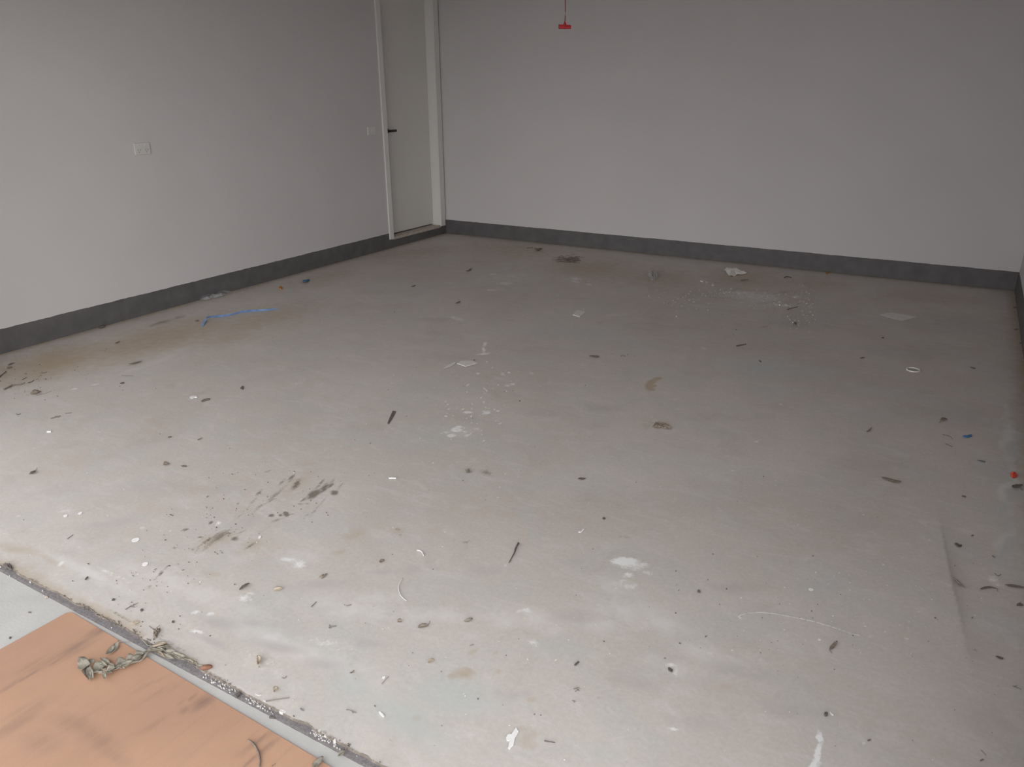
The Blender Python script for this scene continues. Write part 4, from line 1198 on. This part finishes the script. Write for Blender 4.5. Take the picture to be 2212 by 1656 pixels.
    leaf('tan drooping leaf lying across the shallow floor ridge', [(2058, 1249), (2066, 1257), (2074, 1265), (2083, 1272)], 7, 'leafgrey', fold=0.4)
    leaf('dark leaf arched like an eyebrow by the side wall', [(2116, 1275.5), (2126, 1270.3), (2137, 1268), (2147, 1270.5), (2154.5, 1275.5)], 4.5, 'leafdark', [(2153, 1274.5), (2156, 1277.5)], 0.4)
    leaf('long dark leaf running out of the photo beside the arched one', [(2170, 1265.5), (2184, 1266.5), (2198, 1268.5), (2214, 1271.5)], 5.5, 'leafdark', fold=0.4)
    leaf('small dark three pointed leaf below the long dark leaf', [(2196, 1309), (2203, 1306.5), (2210, 1309)], 9, 'leafdark', [(2202, 1306), (2204, 1300)], 0.7)
    twig('thin bent stalk with upturned ends above the arched leaf', [(2149, 1238.5), (2152, 1243), (2158, 1244), (2162, 1240.5)], 1.8, 'twig', 0, 'stalk', 'stalk')
    leaf('small dark leaf on the dull floor under the brown triangular leaf', [(2077, 1072), (2082, 1073), (2087, 1074.5)], 4, 'leafdark')
    leaf('dark seed beyond the crooked bark piece', [(2098, 1158.5), (2100, 1157), (2102, 1155.5)], 4.5, 'leafdark')
    twig('tiny dark stub between bark piece and arched leaf', [(2143.5, 1201), (2148.5, 1205)], 2.4, 'twigdark')
    leaf('dull brown leaf beside the end of the long white scratch', [(1791, 1406), (1797, 1399), (1808, 1387)], 9, 'leaf', [(1792, 1405), (1797, 1412)], 0.4)
    leaf('dark pointed leaf near the bottom of the side floor', [(2150, 1418), (2157, 1421), (2167, 1422.5)], 7, 'leafdark', fold=0.4)
    chip('black pebble near the white brush stroke', [(1779.5, 1544), (1782, 1541.5), (1785.5, 1541.5), (1788, 1543.5), (1786.5, 1547.5), (1782.5, 1547.8)], 0.007, 'twigdark', 0, 0, 'pebble', 'stone', 0.001)
    chip('white curved sliver beside the black pebble', [(1792.5, 1537.5), (1795, 1540), (1799.5, 1543.5), (1800.5, 1545.5), (1797, 1545), (1793.5, 1541)], 0.002, 'white', 0, 0, 'paint_chip', 'paint chip')
    twig('faint bent twig at the photo edge in the lower corner', [(2188, 1481.5), (2191, 1484), (2198, 1486), (2206, 1489.5)], 1.8, 'twig', branches=[[(2190, 1483.5), (2196, 1480.5)]])
    leaf('small grey leaf at the very bottom of the side floor', [(2117, 1644), (2120, 1641.5), (2125, 1640)], 5.5, 'leaf', fold=0.5)
    twig('thin slanting twig above the small grey leaf at the bottom', [(2118.5, 1620), (2124, 1625), (2130, 1632)], 1.6, 'twig')
    # --- by the door line
    twig('stub of dark stick near the dark scuffed dirt streaks', [(185, 1252.8), (190, 1247.6)], 3.6, 'twigdark', taper=0.1)
    twig('small bunch of bare brown twigs near the door strip', [(271, 1317), (280, 1311), (289, 1307), (298, 1302.5)], 1.9, 'twig', branches=[[(278, 1312), (284, 1307.5)], [(284, 1310.5), (291, 1311)], [(287, 1308), (290, 1303.5)]])
    crumple('shrivelled brown leaf cluster beside the door strip', [(331, 1380), (330, 1370), (334, 1363), (340, 1358), (347, 1358), (346, 1364), (341, 1370), (338, 1378)], 0.012, 'leaf', 'dead_leaf', 'leaf', rings=4)
    twig('springy thin stalks above the shrivelled leaf cluster', [(322, 1352), (328, 1358), (336, 1362)], 1.4, 'twig', 0, 'stalk', 'stalk', branches=[[(336, 1361), (340, 1354), (346, 1350)], [(330, 1360), (338, 1357)]])
    twig('fine straight needle alone on the pale floor', [(146, 1163.8), (152, 1159.5), (158.5, 1154.8)], 1.4, 'twigdark')
    twig('small dark splinter near the scuffed dirt', [(367.5, 1112), (374.5, 1114.8)], 2.2, 'twigdark')
    for lb, *q in (('biggest dark seed, at the tips of the bare brown twigs', 306.5, 1317.7, 3.6, 2.3), ('dark seed above the shrivelled leaf cluster, farthest from the door strip', 374, 1343.5, 3.0, 2.2), ('flat dark seed alone before the bare brown twigs', 245, 1295.5, 3.6, 1.8)):
        chip(lb, blob_px(*q, rng, 8, -25, 0.12), 0.003, 'twigdark', 0, 0, 'seed', 'seed', 0, 'dark seeds near the door strip')
    chip('oval grey brown seed alone below the white paint spill', blob_px(1509.5, 1278, 3.8, 2.8, rng, 8, 15, 0.12), 0.004, 'grit', 0, 0, 'seed', 'seed')
    chip('round dark seed beyond the white paint spill', blob_px(1304.5, 1120.5, 3.2, 2.0, rng, 8, 0, 0.12), 0.004, 'twigdark', 0, 0, 'seed', 'seed')
    chip('brown curled scrap near the pale blue floor stain', [(284, 1346), (290, 1341), (296, 1341), (301, 1344), (296, 1347), (289, 1348)], 0.003, 'leaftan', 0.1, 0, 'leaf_scrap', 'leaf')
    crumple('dark crumbly dirt clod at the end of the door strip', [(6, 1220), (12, 1218), (18, 1221), (21, 1217), (26, 1222), (28, 1231), (23, 1232), (16, 1227), (9, 1225)], 0.012, 'twigdark', 'dirt_clod', 'dirt', rings=3)
    crumple('tan leaf crumb on the pale driveway', [(97, 1290), (100, 1287.5), (103, 1288), (104, 1291), (100, 1293)], 0.006, 'leaftan', 'leaf_scrap', 'leaf', DRV, 3)
    chip('dark seed on the pale driveway beside the hardboard sheet', blob_px(22, 1378, 3.0, 1.6, rng, 7, -40, 0.1), 0.003, 'twigdark', 0, DRV, 'seed', 'seed')
    chip('pair of dark specks forming one crumb on the driveway', blob_px(64, 1323, 3.0, 1.2, rng, 7, 0, 0.2), 0.003, 'grit', 0, DRV, 'crumb', 'crumb')
    chip('black tilted chip across the edge of the door strip', [(508.5, 1503.5), (511, 1500), (518, 1495.5), (521.5, 1498), (519, 1500.5), (513, 1508)], 0.005, 'twigdark', 0, -0.0085, 'black_chip', 'chip')
    chip('small black arched chip on the pale gap beside the hardboard', [(581.5, 1551.5), (585, 1548), (590, 1549), (593, 1552.5), (587, 1551.8)], 0.006, 'twigdark', 0, DRV + 0.001, 'black_chip', 'chip')
    crumple('dark brown withered lump on the door strip', [(745, 1617), (748, 1611), (753, 1607), (759, 1609), (760, 1614), (756, 1619), (750, 1619)], 0.012, 'leafdark', 'dead_leaf', 'leaf', -0.008, 3)
    leaf('greenish curled leaf bridging the pale gap to the hardboard', [(731, 1637), (738, 1631), (745, 1622)], 15, 'leafgrey', None, 0.9, 0.3, PLY)
    leaf('large grey leaf on the hardboard at the photo bottom', [(678, 1662), (686, 1648), (698, 1636)], 20, 'leafgrey', None, 0.5, 0.2, PLY)
    twig('dark curved vine stem lying on the hardboard', [(535, 1600), (544, 1603.5), (552, 1613), (557.5, 1624), (561, 1635), (562.5, 1645), (560, 1660)], 4, 'twig', PLY, 'vine_stem', 'stem', taper=0.1)
    twig('short splinter on the hardboard beside the large grey leaf', [(587, 1655), (595.5, 1649.5)], 1.8, 'twig', PLY)
    twig('fine hair like root trailing over the edge of the hardboard', [(246, 1390), (262, 1387.5), (280, 1386.5), (300, 1385)], 1.2, 'twig', PLY, 'root', 'root')
    twig('thin dark stem across the pale gap beside the hardboard corner', [(204, 1344), (209, 1341), (214, 1338)], 2, 'twig', PLY)
    for lb, q in zip(('rounded pale plaster piece in the door strip beside the long flat one', 'long flat pale plaster piece in the door strip next to the rounded one', 'blocky pale plaster piece alone in the middle of the door strip', 'ragged pale plaster piece in the door strip near the long thin twig', 'pale plaster piece under the root of the long thin twig', 'small three cornered pale plaster piece near the brown withered lump'), [[(687, 1584), (689, 1578.5), (693, 1577.5), (694.5, 1581), (691, 1586.5)], [(695, 1587), (698.5, 1584.5), (706.5, 1589.5), (704.5, 1594.5), (697, 1590)],
                           [(603.5, 1541), (606, 1537), (612, 1538.5), (619, 1541), (616.5, 1545.5), (608, 1544)], [(551, 1501), (556, 1498.5), (562, 1501), (566, 1506), (560, 1508), (553, 1505)], [(568, 1514), (573, 1513), (580, 1518), (577, 1522), (571, 1519)], [(720, 1604), (724, 1600), (726.5, 1602), (726, 1606), (721.5, 1606.5)]]):
        chip(lb, q, 0.008, 'plaster', 0, -0.0095, 'plaster_lump', 'plaster', 0.001, 'plaster pieces in the door strip')
    # --- white paint spots big enough to pick out
    for i, (x, y, rx, ry, an, lb) in enumerate([(293, 1166, 9, 4.2, -12, 'largest white oval paint drop near the scuffed dirt'), (313.5, 1218, 7, 4, -18, 'white oval paint drop next to the dark dirt streak'),
                                              (141.5, 1114, 5, 2.7, -12, 'lower one of two close white paint drops near the door wall'), (173, 1108.5, 5, 2.4, -20, 'upper one of two close white paint drops near the door wall'),
                                              (1752, 1273, 5.5, 2.8, 10, 'white paint drop with a smaller one below, beyond the long scratch'), (561, 1160, 4.2, 2.6, -35, 'small white paint drop between two patches of dark dirt'),
                                              (1770, 1381.5, 3.4, 1.8, 12, 'white paint drop beside the dull brown leaf')]):
        chip(lb, blob_px(x, y, rx, ry, rng, 14, an, 0.06), 0.0008, 'white', 0, 0, 'paint_drop', 'paint')


def stuff(name, items, m, z=0.0, label=None, parent=None):
    """many tiny pieces nobody could count, joined: items of (px outline, thickness)"""
    V, F = [], []
    for poly, th, zz in items:
        v, f = poly_geo([at(x, y, zz) for x, y in poly], th, 0, rng)
        k = len(V)
        V += [Vector((p.x, p.y, p.z + zz + 0.0003)) for p in v]
        F += [[k + e for e in g] for g in f]
    o = obj(name, V, F, m, parent)
    o['kind'] = 'stuff'
    if label:
        o['label'] = label
        o['category'] = 'crumbs'
    return o


def build_specks():
    r = random.Random(3)

    def ok(x, y):
        p = at(x, y)
        return 0.02 < p.x < RW - 0.02 and TH + 0.03 < p.y < -0.02

    def scat(n, reg, s0, s1, th, asp=0.5):
        out = []
        while len(out) < n:
            cx, cy, sx, sy = reg[r.randrange(len(reg))]
            x, y = r.gauss(cx, sx), r.gauss(cy, sy)
            if not (0 < x < 2212 and 480 < y < 1656) or not ok(x, y):
                continue
            f = 0.55 + 0.75 * (y - 480) / 1176
            s = (s0 + (s1 - s0) * r.random() ** 2.5) * f
            out.append((blob_px(x, y, s, max(0.45, s * asp * r.uniform(0.6, 1.2)), r, r.choice((5, 6, 7)), r.uniform(-40, 40), 0.3), th * r.uniform(0.6, 1.4), 0.0))
        return out
    allf = [(1100, 1100, 700, 260), (400, 1100, 300, 150), (1400, 900, 420, 200), (1900, 1350, 220, 180), (1000, 900, 220, 120), (1100, 1400, 300, 120)]
    FL = bpy.data.objects['floor']
    stuff('paint_specks', scat(330, allf, 0.7, 2.3, 0.0006) + scat(95, [(1010, 920, 45, 26), (1000, 890, 34, 20), (1090, 840, 45, 30), (1020, 850, 40, 25), (1000, 935, 40, 12)], 0.9, 6.0, 0.0006)
          + scat(60, [(1820, 1330, 110, 60), (1900, 1290, 90, 50)], 0.8, 2.6, 0.0006), 'spot', parent=FL)
    plas = [(1600, 636, 60, 6), (1690, 640, 60, 14), (1740, 650, 12, 12), (1560, 632, 30, 5), (1690, 660, 30, 3), (1725, 690, 16, 14), (1480, 655, 40, 12)]
    stuff('plaster_crumbs', scat(320, plas, 0.7, 3.0, 0.004) + scat(40, [(1245, 605, 24, 6), (1275, 612, 14, 4), (1210, 590, 60, 20)], 0.6, 2.4, 0.003), 'plaster', label='loose grey plaster crumbs spread over the floor near the back wall')
    dk = allf + [(470, 1160, 60, 26), (640, 1070, 70, 36), (330, 1250, 60, 30), (120, 800, 110, 26), (1620, 690, 80, 26), (60, 830, 50, 20), (300, 1330, 60, 18), (1600, 1340, 120, 40), (500, 1100, 60, 40)]
    stuff('dirt_grit', scat(330, dk, 0.6, 1.7, 0.0018, 0.6) + scat(40, dk, 1.4, 2.8, 0.002, 0.45), 'grit', label='fine dark grit and seed husks strewn over the concrete floor')
    # long thin dashed scratch of dried white paint
    P = [(1597, 1329), (1606, 1326.5), (1620, 1323.8), (1644, 1322.2), (1670, 1324.5), (1700, 1330), (1730, 1335.6), (1760, 1342.5), (1790, 1351), (1815, 1360), (1838, 1368), (1856, 1372)]
    items = []
    for a, b in zip(P, P[1:]):
        n = max(3, int(math.hypot(b[0] - a[0], b[1] - a[1]) / 4))
        for i in range(n):
            if r.random() < 0.06 + (0.25 if a[0] > 1780 else 0):
                continue
            t0, t1 = i / n, (i + 1.1) / n
            w = r.uniform(0.5, 1.3) * (0.6 if a[0] > 1780 else 1)
            x0, y0, x1, y1 = a[0] + (b[0] - a[0]) * t0, a[1] + (b[1] - a[1]) * t0, a[0] + (b[0] - a[0]) * t1, a[1] + (b[1] - a[1]) * t1
            items.append(([(x0, y0 - w), (x1, y1 - w * r.uniform(.6, 1.1)), (x1, y1 + w * r.uniform(.6, 1.1)), (x0, y0 + w)], 0.0005, 0.0))
    items += [(blob_px(1597, 1331, 4, 1.3, r, 7, -20), 0.0006, 0.0), (blob_px(1600, 1334, 2.6, 1.2, r, 7, 0), 0.0006, 0.0)]
    stuff('paint_scratch', items, 'spot', parent=FL)
    # crumbs caught in the rebate and roots along it
    items = []
    for i in range(170):
        x = r.choice((r.uniform(0, 860), r.gauss(475, 16), r.gauss(560, 14), r.gauss(700, 18)))
        yl = 1219 + 0.5275 * x
        k = r.random()
        on = 1 if 430 < x < 640 or 660 < x < 740 else 0.16
        if k > on:
            continue
        s = r.uniform(0.5, 1.8)
        items.append((blob_px(x, yl + r.uniform(2, 15), s * 1.2, s * 0.8, r, 6, 28, 0.35), 0.003, -0.0105))
    stuff('strip_crumbs', items, 'plaster', label='pale crumbs lying along the dark door strip')
    items = []
    for i in range(300):
        x = r.uniform(0, 830)
        yl = 1219 + 0.5275 * x
        if 170 < x < 420 and r.random() < 0.8 or r.random() < 0.12:
            s = r.uniform(0.6, 1.7)
            items.append((blob_px(x + r.uniform(-4, 4), yl - abs(r.gauss(2, 5)), s * 1.3, s * 0.7, r, 6, r.uniform(-60, 60), 0.4), 0.0035, 0.0))
    stuff('edge_dirt', items, 'grit', label='dark soil crumbs along the broken edge of the floor')


build_litter()
build_specks()
